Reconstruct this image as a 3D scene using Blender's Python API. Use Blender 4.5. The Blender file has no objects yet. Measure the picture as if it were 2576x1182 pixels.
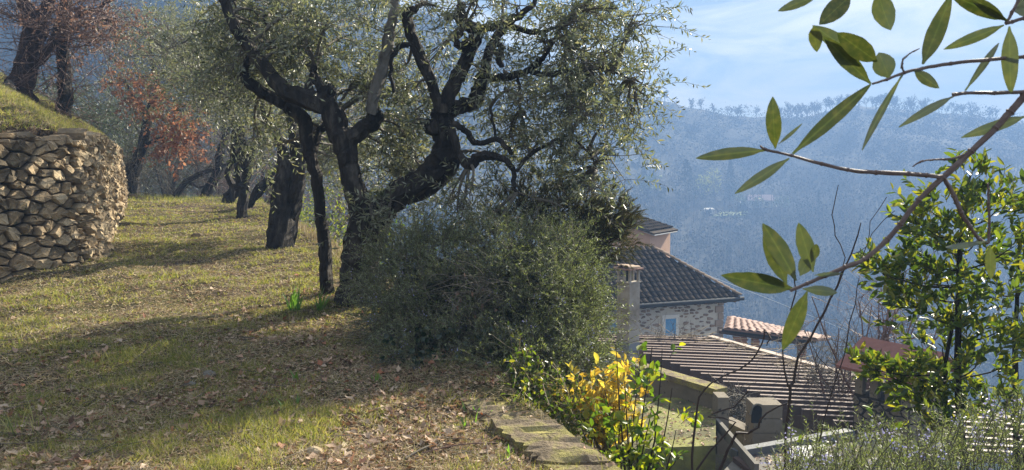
import bpy, math, random
import numpy as np
from mathutils import Vector, Matrix
R = math.radians
rng = np.random.default_rng(7)
random.seed(11)
sc = bpy.context.scene
COL = sc.collection

# ------------------------------------------------------------------ camera, sky, sun, exposure
F = 1944.0; U0, V0 = 1287.5, 591.0; PITCH = R(4.42); EYE = 1.6
cd = bpy.data.cameras.new('camera'); cam = bpy.data.objects.new('camera', cd); COL.objects.link(cam)
cam.location = (0, 0, EYE); cam.rotation_euler = (math.pi/2 - PITCH, 0, 0)
cd.sensor_width = 36; cd.lens = 36*F/2575.0; cd.clip_start = .05; cd.clip_end = 5000; cd.dof.use_dof = True; cd.dof.focus_distance = 9; cd.dof.aperture_fstop = 26
sc.camera = cam
SUN_AZ, SUN_EL = 41.0, 29.0
w = bpy.data.worlds.new('World'); sc.world = w; w.use_nodes = True
nt = w.node_tree; N = nt.nodes; Lk = nt.links
for n in list(N): N.remove(n)
out = N.new('ShaderNodeOutputWorld'); bg = N.new('ShaderNodeBackground'); bg.inputs[1].default_value = .05
sky = N.new('ShaderNodeTexSky'); sky.sky_type = 'NISHITA'; sky.sun_disc = False
sky.sun_elevation = R(SUN_EL); sky.sun_rotation = R(SUN_AZ); sky.altitude = 200; sky.air_density = 1.0; sky.dust_density = .35; sky.ozone_density = 1.6
tc = N.new('ShaderNodeTexCoord'); mp = N.new('ShaderNodeMapping'); mp.inputs['Scale'].default_value = (1.5, 1.5, 6.5); mp.inputs['Rotation'].default_value = (R(14), R(10), 0)
nz = N.new('ShaderNodeTexNoise'); nz.inputs['Scale'].default_value = 3.4; nz.inputs['Detail'].default_value = 9; nz.inputs['Roughness'].default_value = .62; nz.inputs['Distortion'].default_value = .5
rp = N.new('ShaderNodeValToRGB'); rp.color_ramp.elements[0].position = .40; rp.color_ramp.elements[1].position = .64
rp.color_ramp.elements[0].color = (.12, .12, .12, 1); rp.color_ramp.elements[1].color = (.95, .95, .95, 1)
mx = N.new('ShaderNodeMix'); mx.data_type = 'RGBA'; mx.inputs[7].default_value = (9.0, 8.9, 8.6, 1)
Lk.new(tc.outputs['Generated'], mp.inputs[0]); Lk.new(mp.outputs[0], nz.inputs['Vector']); Lk.new(nz.outputs['Fac'], rp.inputs[0])
Lk.new(rp.outputs[0], mx.inputs[0]); tn = N.new('ShaderNodeMix'); tn.data_type = 'RGBA'; tn.blend_type = 'MULTIPLY'; tn.inputs[0].default_value = 1; tn.inputs[7].default_value = (.54, .60, .64, 1); Lk.new(sky.outputs[0], tn.inputs[6]); Lk.new(tn.outputs[2], mx.inputs[6]); Lk.new(mx.outputs[2], bg.inputs[0]); Lk.new(bg.outputs[0], out.inputs[0])
sd = bpy.data.lights.new('sun', 'SUN'); sd.energy = 5.0; sd.angle = R(.55); sd.color = (1, .92, .76)
so = bpy.data.objects.new('sun', sd); COL.objects.link(so)
sdir = Vector((math.sin(R(SUN_AZ))*math.cos(R(SUN_EL)), math.cos(R(SUN_AZ))*math.cos(R(SUN_EL)), math.sin(R(SUN_EL))))
so.rotation_euler = sdir.to_track_quat('Z', 'Y').to_euler(); so.location = sdir*30
vs = sc.view_settings; vs.view_transform = 'Standard'; vs.look = 'None'; vs.gamma = 1; vs.use_curve_mapping = False; vs.exposure = 1.85
cy = sc.cycles; cy.use_denoising = True; cy.denoising_prefilter = 'NONE'; cy.max_bounces = 6; cy.diffuse_bounces = 3; cy.glossy_bounces = 2; cy.transmission_bounces = 3
cy.transparent_max_bounces = 6; cy.volume_bounces = 1; cy.sample_clamp_indirect = 4; cy.caustics_reflective = False; cy.caustics_refractive = False

# ------------------------------------------------------------------ helpers
cp, sp = math.cos(PITCH), math.sin(PITCH)
def ray(u, v):
    X = (u-U0)/F; Z = -(v-V0)/F
    return Vector((X, cp+Z*sp, -sp+Z*cp))
def P(u, v, d):
    r = ray(u, v); return Vector((0, 0, EYE)) + r*(d/r.y)
def sm(a, b, x): t = np.clip((x-a)/(b-a), 0, 1); return t*t*(3-2*t)
WY = np.array([-6, 5, 7.0, 8.6, 9.35, 9.75, 10.3, 11.4, 12.9, 14.9, 18.1, 22.8, 26, 32]); WX = np.array([-12, -7.6, -6.5, -5.65, -5.28, -5.25, -5.42, -5.98, -6.72, -7.6, -9.1, -11.4, -13.4, -17])
EY = np.array([-8, 0, 3, 3.8, 4.75, 6, 7.5, 9, 12, 17, 24, 30, 60]); EX = np.array([6, 2.3, .85, .5, .05, -.35, -.9, -1.6, -2.8, -5.0, -8.2, -11, -24])
RU = np.array([-1500, 0, 600, 1085, 1300, 1450, 1600, 1700, 1850, 2000, 2150, 2300, 2450, 2575, 3200, 4500])
RV = np.array([-90, -90, -70, 45, 125, 175, 238, 262, 296, 300, 268, 280, 290, 312, 340, 360])
def bump(x, y):
    return (.022*np.sin(x*2.1+np.sin(y*1.3)*1.5)+.02*np.sin(y*2.7+x*.8)+.010*np.sin(x*6.3+y*4.1)+.008*np.sin(y*9.1-x*5.2)+.03*np.sin(x*.6+1)*np.sin(y*.5))
def Hill(x, y):
    r = np.hypot(x, y); a = np.where(y > .2*r, x/np.maximum(y, 1e-3), np.sign(x)*4.9)
    u = np.clip(U0+F*a, -1500, 4500)
    vr = np.interp(u, RU, RV); D = np.interp(u, [0, 700, 1600, 2575], [165, 185, 400, 440])
    yr = D; zr = EYE+yr*(441-vr)/F
    rr = np.where(y > 0, np.maximum(y, r*.5), r*.5)
    t = (rr-.28*D)/(.72*D)
    up = -52+(zr+52)*np.clip(t, 0, 1)**1.18
    z = np.where(t < 1, up, zr-(rr-D)*.12)
    z = z + np.clip(t, 0, .92)*(1-np.clip(t-.8, 0, .2)*5*.9)*(6*np.sin(x*.021+y*.01)+3.5*np.sin(x*.05-y*.043)+1.5*np.sin(x*.11+y*.09))
    return z
def Hn(x, y, rough=True):
    x = np.asarray(x, float); y = np.asarray(y, float)
    zt = np.where(y < 20, .045*y, .9+.045*(y-20)-.012*(y-20)**2); zt = np.where(y > 28, .9+.36-.768-.147*(y-28), zt)
    xe = np.interp(y, EY, EX); dx = np.maximum(x-xe, 0)
    drop = 2.4*(1-np.exp(-dx/.8))+.30*dx*np.minimum(1, dx/1.2)
    wx = np.interp(y, WY, WX)-.42
    dl = wx-x; fade = 1-sm(23, 31, y)
    bank = np.where(dl > 0, (1.66+.62*np.minimum(dl, 6))*fade, 0)
    foot = .06*np.exp(-np.abs(dl+.4)/.5)*fade
    z = zt-drop+bank+foot+(bump(x, y) if rough else 0)
    r = np.hypot(x, y); k = sm(38, 120, r)
    return z*(1-k)+Hill(x, y)*k
def H(x, y): return float(Hn(np.array([x]), np.array([y]))[0])
def G(u, v, dmax=900.0):
    """where the view ray meets the ground"""
    r = ray(u, v); d = 2.0
    ds = 2.0*(1.004**np.arange(1600)); ds = ds[ds < dmax]
    k = ds/r.y; xs = r.x*k; zs = EYE+r.z*k
    h = Hn(xs, ds); i = np.argmax(zs < h)
    if zs[i] >= h[i]: i = len(ds)-1
    return Vector((xs[i], ds[i], h[i]))

def GB(u, v):
    g = G(u, v)
    if g.y > 26.5: g = P(u, v, 24.5); g.z = H(g.x, g.y)
    return g
class MB:
    def __init__(s): s.v = []; s.f = []
    def quad(s, a, b, c, d):
        n = len(s.v); s.v += [tuple(a), tuple(b), tuple(c), tuple(d)]; s.f.append((n, n+1, n+2, n+3)); return s
    def box(s, c, ex, ey, ez, taper=1.0):
        c, ex, ey, ez = map(Vector, (c, ex, ey, ez)); n = len(s.v)
        for k in (-1, 1):
            t = taper if k > 0 else 1
            for i, j in ((-1, -1), (1, -1), (1, 1), (-1, 1)): s.v.append(tuple(c+ex*i*t+ey*j*t+ez*k))
        s.f += [(n, n+3, n+2, n+1), (n+4, n+5, n+6, n+7)]+[(n+i, n+(i+1) % 4, n+4+(i+1) % 4, n+4+i) for i in range(4)]
        return s
    def prism(s, poly, off):
        n = len(s.v); m = len(poly); off = Vector(off)
        s.v += [tuple(p) for p in poly]+[tuple(Vector(p)+off) for p in poly]
        s.f += [tuple(range(n, n+m))[::-1], tuple(range(n+m, n+2*m))]+[(n+i, n+(i+1) % m, n+m+(i+1) % m, n+m+i) for i in range(m)]
        return s
    def tube(s, pts, rad, sides=8, noise=0.0, cap=True, sub=1, seed=0, wob=0.0):
        pts = [Vector(p) for p in pts]; rd = random.Random(seed+len(pts)*13)
        if sub > 1:
            P2, R2 = [], []
            for i in range(len(pts)-1):
                p0 = pts[max(i-1, 0)]; p1 = pts[i]; p2 = pts[i+1]; p3 = pts[min(i+2, len(pts)-1)]
                for k in range(sub):
                    t = k/sub
                    q = .5*((2*p1)+(-p0+p2)*t+(2*p0-5*p1+4*p2-p3)*t*t+(-p0+3*p1-3*p2+p3)*t**3)
                    if wob and (i or k): q = q+Vector((rd.uniform(-1, 1), rd.uniform(-1, 1), rd.uniform(-1, 1)))*wob
                    P2.append(q); R2.append(rad[i]*(1-t)+rad[i+1]*t)
            P2.append(pts[-1]); R2.append(rad[-1]); pts, rad = P2, R2
        n0 = len(s.v); m = len(pts)
        t0 = (pts[1]-pts[0]).normalized(); a = t0.orthogonal().normalized()
        lob = [rd.uniform(-1, 1)*noise for _ in range(sides)]
        for i in range(m):
            t = (pts[min(i+1, m-1)]-pts[max(i-1, 0)]).normalized()
            a = (a-t*a.dot(t)).normalized(); b = t.cross(a)
            for k in range(sides):
                an = 2*math.pi*(k/sides)+i*.10*(noise > 0)
                r = rad[i]*(1+lob[k]+rd.uniform(-1, 1)*noise*.75)
                s.v.append(tuple(pts[i]+(a*math.cos(an)+b*math.sin(an))*r))
        for i in range(m-1):
            for k in range(sides):
                k2 = (k+1) % sides
                s.f.append((n0+i*sides+k, n0+i*sides+k2, n0+(i+1)*sides+k2, n0+(i+1)*sides+k))
        if cap: s.f.append(tuple(n0+(m-1)*sides+k for k in range(sides))); s.f.append(tuple(n0+k for k in range(sides))[::-1])
        return s
    def mesh(s, name, mat=None, smooth=False):
        me = bpy.data.meshes.new(name); me.from_pydata(s.v, [], s.f)
        if mat: me.materials.append(mat)
        if smooth: me.polygons.foreach_set('use_smooth', [True]*len(me.polygons))
        me.update(); return me
    def build(s, name, mat, parent=None, smooth=False, kind=None, label=None):
        return link(name, s.mesh(name, mat, smooth), parent, kind, label)
def link(name, me, parent=None, kind=None, label=None):
    o = bpy.data.objects.new(name, me); COL.objects.link(o)
    if parent is not None:
        o.parent = parent; o.matrix_parent_inverse = parent.matrix_world.inverted() if parent.parent is None and parent.type == 'EMPTY' else Matrix()
        if parent.type == 'EMPTY': o.matrix_parent_inverse = Matrix.Translation(-parent.location)
    if kind: o['kind'] = kind
    if label: o['label'] = label
    return o
def thing(name, label, cat, loc=(0, 0, 0), group=None):
    o = bpy.data.objects.new(name, None); COL.objects.link(o); o.location = loc; o.empty_display_size = .1
    o['label'] = label; o['category'] = cat
    if group: o['group'] = group
    return o
def tag(o, label, cat, group=None, kind=None):
    o['label'] = label; o['category'] = cat
    if group: o['group'] = group
    if kind: o['kind'] = kind
    return o
def npmesh(name, V, Fc, mat, smooth=False):
    V = np.ascontiguousarray(V, dtype=np.float32).reshape(-1, 3); Fc = np.ascontiguousarray(Fc, dtype=np.int32); k = Fc.shape[1]
    me = bpy.data.meshes.new(name); me.vertices.add(len(V)); me.vertices.foreach_set('co', V.ravel())
    me.loops.add(Fc.size); me.loops.foreach_set('vertex_index', Fc.ravel())
    me.polygons.add(len(Fc)); me.polygons.foreach_set('loop_start', np.arange(len(Fc), dtype=np.int32)*k)
    me.polygons.foreach_set('loop_total', np.full(len(Fc), k, dtype=np.int32))
    if smooth: me.polygons.foreach_set('use_smooth', np.ones(len(Fc), dtype=bool))
    me.update(calc_edges=True); me.materials.append(mat); return me
def nrm(a): return a/np.maximum(np.linalg.norm(a, axis=-1, keepdims=True), 1e-9)
def rdir(n): return nrm(rng.normal(size=(n, 3)))
def leafgeo(b, d, n, L, W, kind='d', curl=.06):
    """leaf blades: kind d = folded diamond (2 tris), o = oval leaf (6 verts, 4 tris), t = needle (1 tri)"""
    d = nrm(d); s = nrm(np.cross(d, n)); n = np.cross(s, d); L = np.asarray(L)[..., None]*np.ones((len(b), 1)); W = np.asarray(W)[..., None]*np.ones((len(b), 1))
    if kind == 't':
        V = np.stack([b-s*W/2, b+s*W/2, b+d*L], 1); T = np.array([[0, 1, 2]])
    elif kind == 'd':
        V = np.stack([b, b+d*L*.5+s*W/2+n*W*.18, b+d*L+n*L*-.08, b+d*L*.5-s*W/2+n*W*.18], 1); T = np.array([[0, 1, 2], [0, 2, 3]])
    elif kind == 'r':   # ragged dead leaf, curled
        V = np.stack([b, b+d*L*.35+s*W*.5+n*W*.35, b+d*L*.75+s*W*.3+n*W*.1, b+d*L+n*L*.12, b+d*L*.6-s*W*.22, b+d*L*.45-s*W*.5+n*W*.3], 1)
        T = np.array([[0, 1, 2], [0, 2, 3], [0, 3, 4], [0, 4, 5]])
    else:
        V = np.stack([b, b+d*L*.3+s*W*.45+n*W*.16, b+d*L*.68+s*W*.42+n*W*.12-n*L*curl*.5, b+d*L-n*L*curl*1.6, b+d*L*.68-s*W*.42+n*W*.12-n*L*curl*.5, b+d*L*.3-s*W*.45+n*W*.16], 1)
        T = np.array([[0, 1, 2], [0, 2, 3], [0, 3, 4], [0, 4, 5]])
    k = V.shape[1]; Fc = (np.arange(len(b))[:, None, None]*k+T[None]).reshape(-1, 3)
    return V.reshape(-1, 3), Fc
def merge(parts):
    Vs, Fs, o = [], [], 0
    for V, Fc in parts:
        if len(V) == 0: continue
        Vs.append(V.reshape(-1, 3)); Fs.append(Fc+o); o += len(V.reshape(-1, 3))
    return np.concatenate(Vs), np.concatenate(Fs)
def tubes(Pt, r, sides=3):
    """many thin tubes at once; Pt (n,k,3), r (n,k)"""
    n, k, _ = Pt.shape
    T = np.gradient(Pt, axis=1); T = nrm(T); ref = np.tile(np.array([.31, .52, .79]), (n, k, 1)); a = nrm(np.cross(T, ref)); b = np.cross(T, a)
    an = np.arange(sides)*2*np.pi/sides
    V = Pt[:, :, None, :]+r[:, :, None, None]*(a[:, :, None, :]*np.cos(an)[None, None, :, None]+b[:, :, None, :]*np.sin(an)[None, None, :, None])
    idx = np.arange(n*k*sides).reshape(n, k, sides); A = idx[:, :-1, :]; B = np.roll(A, -1, 2); C = np.roll(idx[:, 1:, :], -1, 2); D = idx[:, 1:, :]
    Fq = np.stack([A, B, C, D], -1).reshape(-1, 4)
    Ft = np.concatenate([Fq[:, [0, 1, 2]], Fq[:, [0, 2, 3]]])
    return V.reshape(-1, 3), Ft
def curves(s, d, L, K, droop=0.0, bend=.25):
    n = len(s); t = np.linspace(0, 1, K)[None, :, None]; side = rdir(n)
    L = np.asarray(L)*np.ones(n)
    return s[:, None]+d[:, None]*L[:, None, None]*t+side[:, None]*(bend*L)[:, None, None]*t**2-np.array([0, 0, 1.])*(droop*L)[:, None, None]*t**2

# ------------------------------------------------------------------ materials
def newmat(name):
    m = bpy.data.materials.new(name); m.use_nodes = True; nt = m.node_tree
    for n in list(nt.nodes): nt.nodes.remove(n)
    o = nt.nodes.new('ShaderNodeOutputMaterial'); b = nt.nodes.new('ShaderNodeBsdfPrincipled'); nt.links.new(b.outputs[0], o.inputs[0])
    return m, nt, b, o
def ramp(nt, fac, cols, pos=None):
    r = nt.nodes.new('ShaderNodeValToRGB'); e = r.color_ramp.elements
    while len(e) < len(cols): e.new(.5)
    for i, c in enumerate(cols):
        e[i].position = pos[i] if pos else i/(len(cols)-1); e[i].color = (*c, 1)
    nt.links.new(fac, r.inputs[0]); return r.outputs[0]
def noise(nt, scale, detail=5, rough=.6, sc3=None, dist=0, co='Object'):
    t = nt.nodes.new('ShaderNodeTexCoord'); n = nt.nodes.new('ShaderNodeTexNoise'); n.inputs['Scale'].default_value = scale
    n.inputs['Detail'].default_value = detail; n.inputs['Roughness'].default_value = rough; n.inputs['Distortion'].default_value = dist
    if sc3:
        mm = nt.nodes.new('ShaderNodeMapping'); mm.inputs['Scale'].default_value = sc3; nt.links.new(t.outputs[co], mm.inputs[0]); nt.links.new(mm.outputs[0], n.inputs['Vector'])
    else: nt.links.new(t.outputs[co], n.inputs['Vector'])
    return n.outputs['Fac']
def mixc(nt, f, a, b, mode='MIX'):
    m = nt.nodes.new('ShaderNodeMix'); m.data_type = 'RGBA'; m.blend_type = mode
    if hasattr(f, 'is_linked') or hasattr(f, 'links'): nt.links.new(f, m.inputs[0])
    else: m.inputs[0].default_value = f
    for x, i in ((a, 6), (b, 7)):
        if isinstance(x, tuple): m.inputs[i].default_value = (*x, 1)
        else: nt.links.new(x, m.inputs[i])
    return m.outputs[2]
def bumpn(nt, b, h, strength=.5, dist=.02):
    n = nt.nodes.new('ShaderNodeBump'); n.inputs['Strength'].default_value = strength; n.inputs['Distance'].default_value = dist
    nt.links.new(h, n.inputs['Height']); nt.links.new(n.outputs[0], b.inputs['Normal'])
def rnd(nt):
    g = nt.nodes.new('ShaderNodeNewGeometry'); o = nt.nodes.new('ShaderNodeObjectInfo'); a = nt.nodes.new('ShaderNodeMath'); a.operation = 'ADD'
    f = nt.nodes.new('ShaderNodeMath'); f.operation = 'FRACT'
    nt.links.new(g.outputs['Random Per Island'], a.inputs[0]); nt.links.new(o.outputs['Random'], a.inputs[1]); nt.links.new(a.outputs[0], f.inputs[0])
    return f.outputs[0], g
def leafmat(name, cols, back=None, trans=.35, tint=(1.5, 1.6, .7), rough=.45, spec=.5):
    m, nt, b, o = newmat(name); r, g = rnd(nt); c = ramp(nt, r, cols)
    if back:
        bc = ramp(nt, r, back); c2 = mixc(nt, g.outputs['Backfacing'], c, bc)
    else: c2 = c
    nt.links.new(c2, b.inputs['Base Color']); b.inputs['Roughness'].default_value = rough; b.inputs['Specular IOR Level'].default_value = spec
    t = nt.nodes.new('ShaderNodeBsdfTranslucent'); tcn = mixc(nt, 1.0, c, tint, 'MULTIPLY'); nt.links.new(tcn, t.inputs[0])
    mxs = nt.nodes.new('ShaderNodeMixShader'); mxs.inputs[0].default_value = trans
    nt.links.new(b.outputs[0], mxs.inputs[1]); nt.links.new(t.outputs[0], mxs.inputs[2]); nt.links.new(mxs.outputs[0], o.inputs[0])
    return m
def surf(name, cols, scale=3, detail=6, rough=.85, bump=.4, bdist=.02, bscale=None, sc3=None, island=0, spec=.3, pos=None, co='Object', speck=None):
    m, nt, b, o = newmat(name); f = noise(nt, scale, detail, .62, sc3, co=co); c = ramp(nt, f, cols, pos)
    if island:
        r, g = rnd(nt); k = ramp(nt, r, [(1-island,)*3, (1+0*island, 1-.1*island, 1-.2*island), (1+island*.6,)*3]); c = mixc(nt, 1.0, c, k, 'MULTIPLY')
    if speck:
        f3 = noise(nt, speck[1], 4, .7, co=co); c = mixc(nt, ramp(nt, f3, [(0, 0, 0), (1, 1, 1)], [speck[2], speck[2]+.08]), c, speck[0])
    nt.links.new(c, b.inputs['Base Color']); b.inputs['Roughness'].default_value = rough; b.inputs['Specular IOR Level'].default_value = spec
    if bump: bumpn(nt, b, noise(nt, bscale or scale*4, 8, .65, sc3, co=co), bump, bdist)
    return m
M = {}
M['bark'] = surf('dark olive bark', [(.007, .006, .005), (.028, .023, .019), (.095, .082, .066)], 9, 8, .9, 1.0, .035, 14, (1, 1, .35), pos=[.3, .52, .72], speck=((.13, .135, .11), 7, .66))
M['bark_pale'] = surf('grey olive bark', [(.05, .045, .038), (.13, .118, .10), (.2, .185, .16)], 7, 6, .9, .9, .02, 16, (1, 1, .4), pos=[.3, .5, .7])
M['bark_red'] = surf('bark with brown ivy stems', [(.012, .008, .006), (.045, .024, .016), (.11, .062, .042)], 6, 6, .95, 1, .03, 14, (1, 1, .25))
M['bark_far'] = surf('far bark', [(.035, .03, .028), (.10, .09, .08)], 3, 4, .9, .5, .02, 8)
M['twig'] = surf('twig bark', [(.06, .05, .038), (.17, .15, .12)], 30, 3, .8, 0)
M['twig_dark'] = surf('dark shoot bark', [(.018, .013, .012), (.06, .04, .034)], 30, 3, .6, 0)
M['twig_red'] = surf('reddish shoot bark', [(.09, .05, .04), (.22, .14, .11)], 20, 3, .6, 0)
M['olive'] = leafmat('olive leaves', [(.050, .060, .032), (.10, .115, .062), (.16, .17, .10), (.23, .21, .12)], [(.25, .26, .19), (.38, .39, .30)], .42, (1.4, 1.45, 1.0), .42, .5)
M['olive_far'] = leafmat('silver olive leaves', [(.06, .08, .045), (.10, .125, .08)], [(.18, .20, .15), (.24, .26, .2)], .32, (1.5, 1.6, 1.0), .4)
M['olive_big'] = None
M['bay'] = leafmat('bay leaves', [(.030, .055, .014), (.05, .085, .02), (.10, .14, .028), (.20, .19, .035)], None, .42, (2.3, 2.2, .6), .36, .5)
M['shrub'] = leafmat('yellow green leaves', [(.05, .10, .02), (.09, .16, .025), (.19, .24, .03), (.28, .28, .03)], None, .45, (2.0, 1.9, .5), .42, .4)
M['yellow'] = leafmat('yellow leaves', [(.40, .27, .04), (.55, .40, .06), (.62, .50, .12), (.38, .36, .06)], None, .5, (1.4, 1.3, .8), .5)
M['oak'] = leafmat('brown oak leaves', [(.10, .06, .042), (.17, .105, .075), (.27, .18, .13), (.15, .10, .075)], None, .35, (1.7, 1.4, 1.2), .6)
M['rust'] = leafmat('rust oak leaves', [(.20, .095, .05), (.33, .17, .10), (.42, .25, .15), (.22, .12, .08)], None, .42, (1.7, 1.4, 1.2), .6)
M['rosemary'] = leafmat('rosemary needles', [(.04, .055, .022), (.12, .145, .06), (.26, .28, .13)], [(.20, .22, .13), (.34, .36, .23)], .38, (1.6, 1.7, .8), .45)
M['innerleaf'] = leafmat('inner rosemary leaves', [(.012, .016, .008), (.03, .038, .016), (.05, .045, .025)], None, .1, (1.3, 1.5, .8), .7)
M['heather'] = leafmat('heather sprays', [(.035, .052, .018), (.06, .075, .028), (.09, .085, .04), (.13, .09, .055)], None, .3, (1.6, 1.5, .7), .7)
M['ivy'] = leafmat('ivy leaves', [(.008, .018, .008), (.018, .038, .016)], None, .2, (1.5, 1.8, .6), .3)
M['flower'] = leafmat('pale violet flowers', [(.30, .30, .55), (.48, .45, .72)], None, .3, (1, 1, 1), .6)
M['white_flower'] = leafmat('pale flower heads', [(.6, .56, .4), (.75, .7, .55)], None, .3, (1, 1, 1), .6)
M['grass'] = leafmat('grass blades', [(.08, .11, .025), (.17, .20, .05), (.30, .29, .10), (.40, .35, .17)], None, .45, (1.7, 1.7, .7), .5)
M['straw'] = leafmat('dry grass', [(.22, .16, .09), (.38, .30, .18), (.50, .42, .27), (.13, .09, .055)], None, .25, (1.3, 1.2, 1), .7)
M['litter'] = leafmat('dead leaves', [(.09, .05, .03), (.20, .12, .075), (.34, .24, .16), (.48, .38, .28), (.28, .10, .045)], None, .2, (1.5, 1.3, 1), .7)
M['iris'] = leafmat('iris leaves', [(.09, .18, .04), (.16, .28, .07)], None, .45, (1.7, 1.8, .6), .4)
M['stone'] = surf('field stone', [(.085, .075, .06), (.29, .23, .15), (.43, .335, .21), (.50, .46, .37)], 2.2, 8, .92, 1.0, .035, 14, island=.6, pos=[.28, .45, .58, .75], speck=((.10, .115, .06), 3.2, .6))
M['core'] = surf('dark wall core', [(.02, .017, .013), (.05, .042, .032)], 5, 4, .95, .5)
M['curbm'] = surf('mossy concrete', [(.08, .06, .04), (.20, .155, .10), (.26, .23, .08), (.42, .36, .12)], 5, 8, .95, 1, .03, 30, pos=[.3, .47, .58, .72])
M['moss'] = surf('mossy terrace', [(.06, .05, .03), (.13, .125, .05), (.22, .22, .06), (.27, .25, .12)], 2.2, 8, .95, .7, .02, 14, pos=[.3, .46, .6, .78])
M['concrete'] = surf('weathered concrete', [(.055, .05, .043), (.15, .14, .12), (.27, .25, .22)], 2.4, 8, .9, .5, .01, 20, speck=((.06, .06, .05), 4, .62))
M['plaster'] = surf('weathered chimney render', [(.20, .165, .12), (.38, .34, .29), (.47, .44, .39)], 1.6, 7, .9, .4, .01, 14, pos=[.28, .5, .7])
M['white'] = surf('white render', [(.55, .54, .52), (.70, .69, .67)], 3, 5, .85, .1)
M['orange'] = surf('ochre plaster', [(.50, .30, .20), (.60, .38, .26)], 2.5, 6, .9, .2)
M['terra'] = surf('orange post plaster', [(.38, .14, .06), (.50, .20, .09)], 5, 6, .9, .2)
M['mortar'] = surf('pale mortar', [(.40, .37, .33), (.55, .52, .47)], 5, 8, .95, .6, .015, 22)
M['hstone'] = surf('house stone', [(.17, .13, .10), (.26, .20, .16), (.30, .23, .18)], 3, 6, .9, .6, .02, 18, island=.35)
M['tile_dark'] = surf('lichened roof tile', [(.018, .015, .013), (.045, .036, .030), (.12, .092, .07)], 9, 6, .9, .5, .01, 30, island=.6, spec=.03, speck=((.30, .28, .14), 8, .68))
M['tile_pan'] = surf('dark roof pan', [(.012, .011, .011), (.03, .027, .025)], 9, 4, .9, .3)
M['tile_pink'] = surf('pale clay tile', [(.17, .10, .08), (.27, .165, .13), (.38, .26, .21)], 3, 6, .8, .3, .01, 20, island=.25)
M['gutter'] = surf('dark gutter', [(.014, .016, .021), (.026, .03, .037)], 3, 3, .6, 0, spec=.3)
M['blue'] = surf('blue shutter paint', [(.09, .27, .52), (.14, .36, .62)], 4, 5, .6, .1)
M['wood'] = surf('brown timber', [(.045, .028, .022), (.09, .058, .045), (.14, .095, .075)], 3, 6, .75, .4, .01, 10, (8, 1, 1))
M['slat'] = surf('worn shaded slat timber', [(.05, .030, .023), (.085, .052, .040), (.13, .084, .066)], 6, 6, .7, .3, .006, 12, island=.25, spec=.6)  # worn brown timber, darkened so the slat sides carry painted shade
M['slat_top_lit'] = surf('painted sunlit slat top', [(.17, .115, .09), (.30, .22, .175)], 6, 6, .6, .2, .004, 12, spec=.4)  # paler colour paints sunlight onto the slats' upper faces
M['edge'] = surf('pale edge board', [(.34, .26, .2), (.48, .39, .32)], 4, 6, .7, .3)
M['brick'] = surf('red brick', [(.26, .11, .07), (.36, .17, .11)], 3, 5, .9, .3, island=.4)
M['capstone'] = surf('red chimney slab', [(.15, .065, .05), (.23, .10, .08), (.30, .15, .12)], 4, 6, .8, .3)
M['block'] = surf('stained pier block', [(.12, .105, .08), (.20, .17, .13), (.30, .26, .2)], 5, 8, .95, .6, .01, 20, speck=((.03, .03, .028), 5, .58))
M['black'] = surf('soot black', [(.008, .008, .008), (.02, .02, .02)], 4, 3, .9, 0)
M['metal'] = surf('dull metal flashing', [(.10, .11, .12), (.2, .21, .22)], 6, 4, .4, .1, spec=.6)
M['slabm'] = surf('slate edge board', [(.06, .065, .07), (.12, .125, .13)], 5, 5, .6, .3, spec=.5)
M['wire'] = surf('wire', [(.4, .42, .45), (.5, .52, .55)], 3, 2, .5, 0)
M['farwall'] = surf('far house render', [(.62, .57, .5), (.72, .68, .6)], .4, 3, .9, 0)
M['farroof'] = surf('far pink roof', [(.45, .30, .26), (.58, .42, .38)], .8, 3, .9, 0)
M['farpane'] = surf('far window dark', [(.05, .06, .07), (.08, .09, .1)], 1, 2, .3, 0)
M['farcrown'] = leafmat('far woodland crowns', [(.035, .034, .028), (.045, .046, .03), (.06, .054, .04), (.036, .044, .024)], None, .05, (1.2, 1.2, .8), 1, 0)
M['farbright'] = leafmat('far sunny crowns', [(.16, .18, .05), (.26, .26, .09)], None, .4, (1.6, 1.6, .8), .9, .1)
M['farconifer'] = leafmat('far conifers', [(.018, .03, .016), (.03, .045, .022)], None, .1, (1, 1, 1), .9, .1)
M['fargrass'] = surf('far lawn', [(.20, .24, .08), (.28, .30, .12)], .2, 3, .95, 0)

def groundmat():
    m, nt, b, o = newmat('orchard ground')
    f1 = noise(nt, .55, 8, .65); f2 = noise(nt, 7, 8, .7); f3 = noise(nt, 45, 6, .75)
    soil = ramp(nt, f3, [(.016, .011, .007), (.065, .045, .029), (.24, .18, .12)], [.3, .5, .72])
    gr = ramp(nt, f3, [(.022, .020, .009), (.085, .08, .028), (.24, .21, .09)], [.3, .5, .72])
    k = nt.nodes.new('ShaderNodeMath'); k.operation = 'MULTIPLY_ADD'; nt.links.new(f2, k.inputs[0]); k.inputs[1].default_value = .55
    nt.links.new(f1, k.inputs[2])
    kk = ramp(nt, k.outputs[0], [(0, 0, 0), (1, 1, 1)], [.70, .86])
    c = mixc(nt, kk, soil, gr); nt.links.new(c, b.inputs['Base Color']); b.inputs['Roughness'].default_value = .95; b.inputs['Specular IOR Level'].default_value = .2
    bumpn(nt, b, noise(nt, 30, 10, .75), .9, .04); return m
M['ground'] = groundmat()
M['hill'] = surf('wooded hillside floor', [(.03, .028, .02), (.045, .042, .028), (.06, .055, .036), (.09, .085, .05)], .03, 10, .95, .8, 1.5, .25, pos=[.3, .5, .62, .8])

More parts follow.
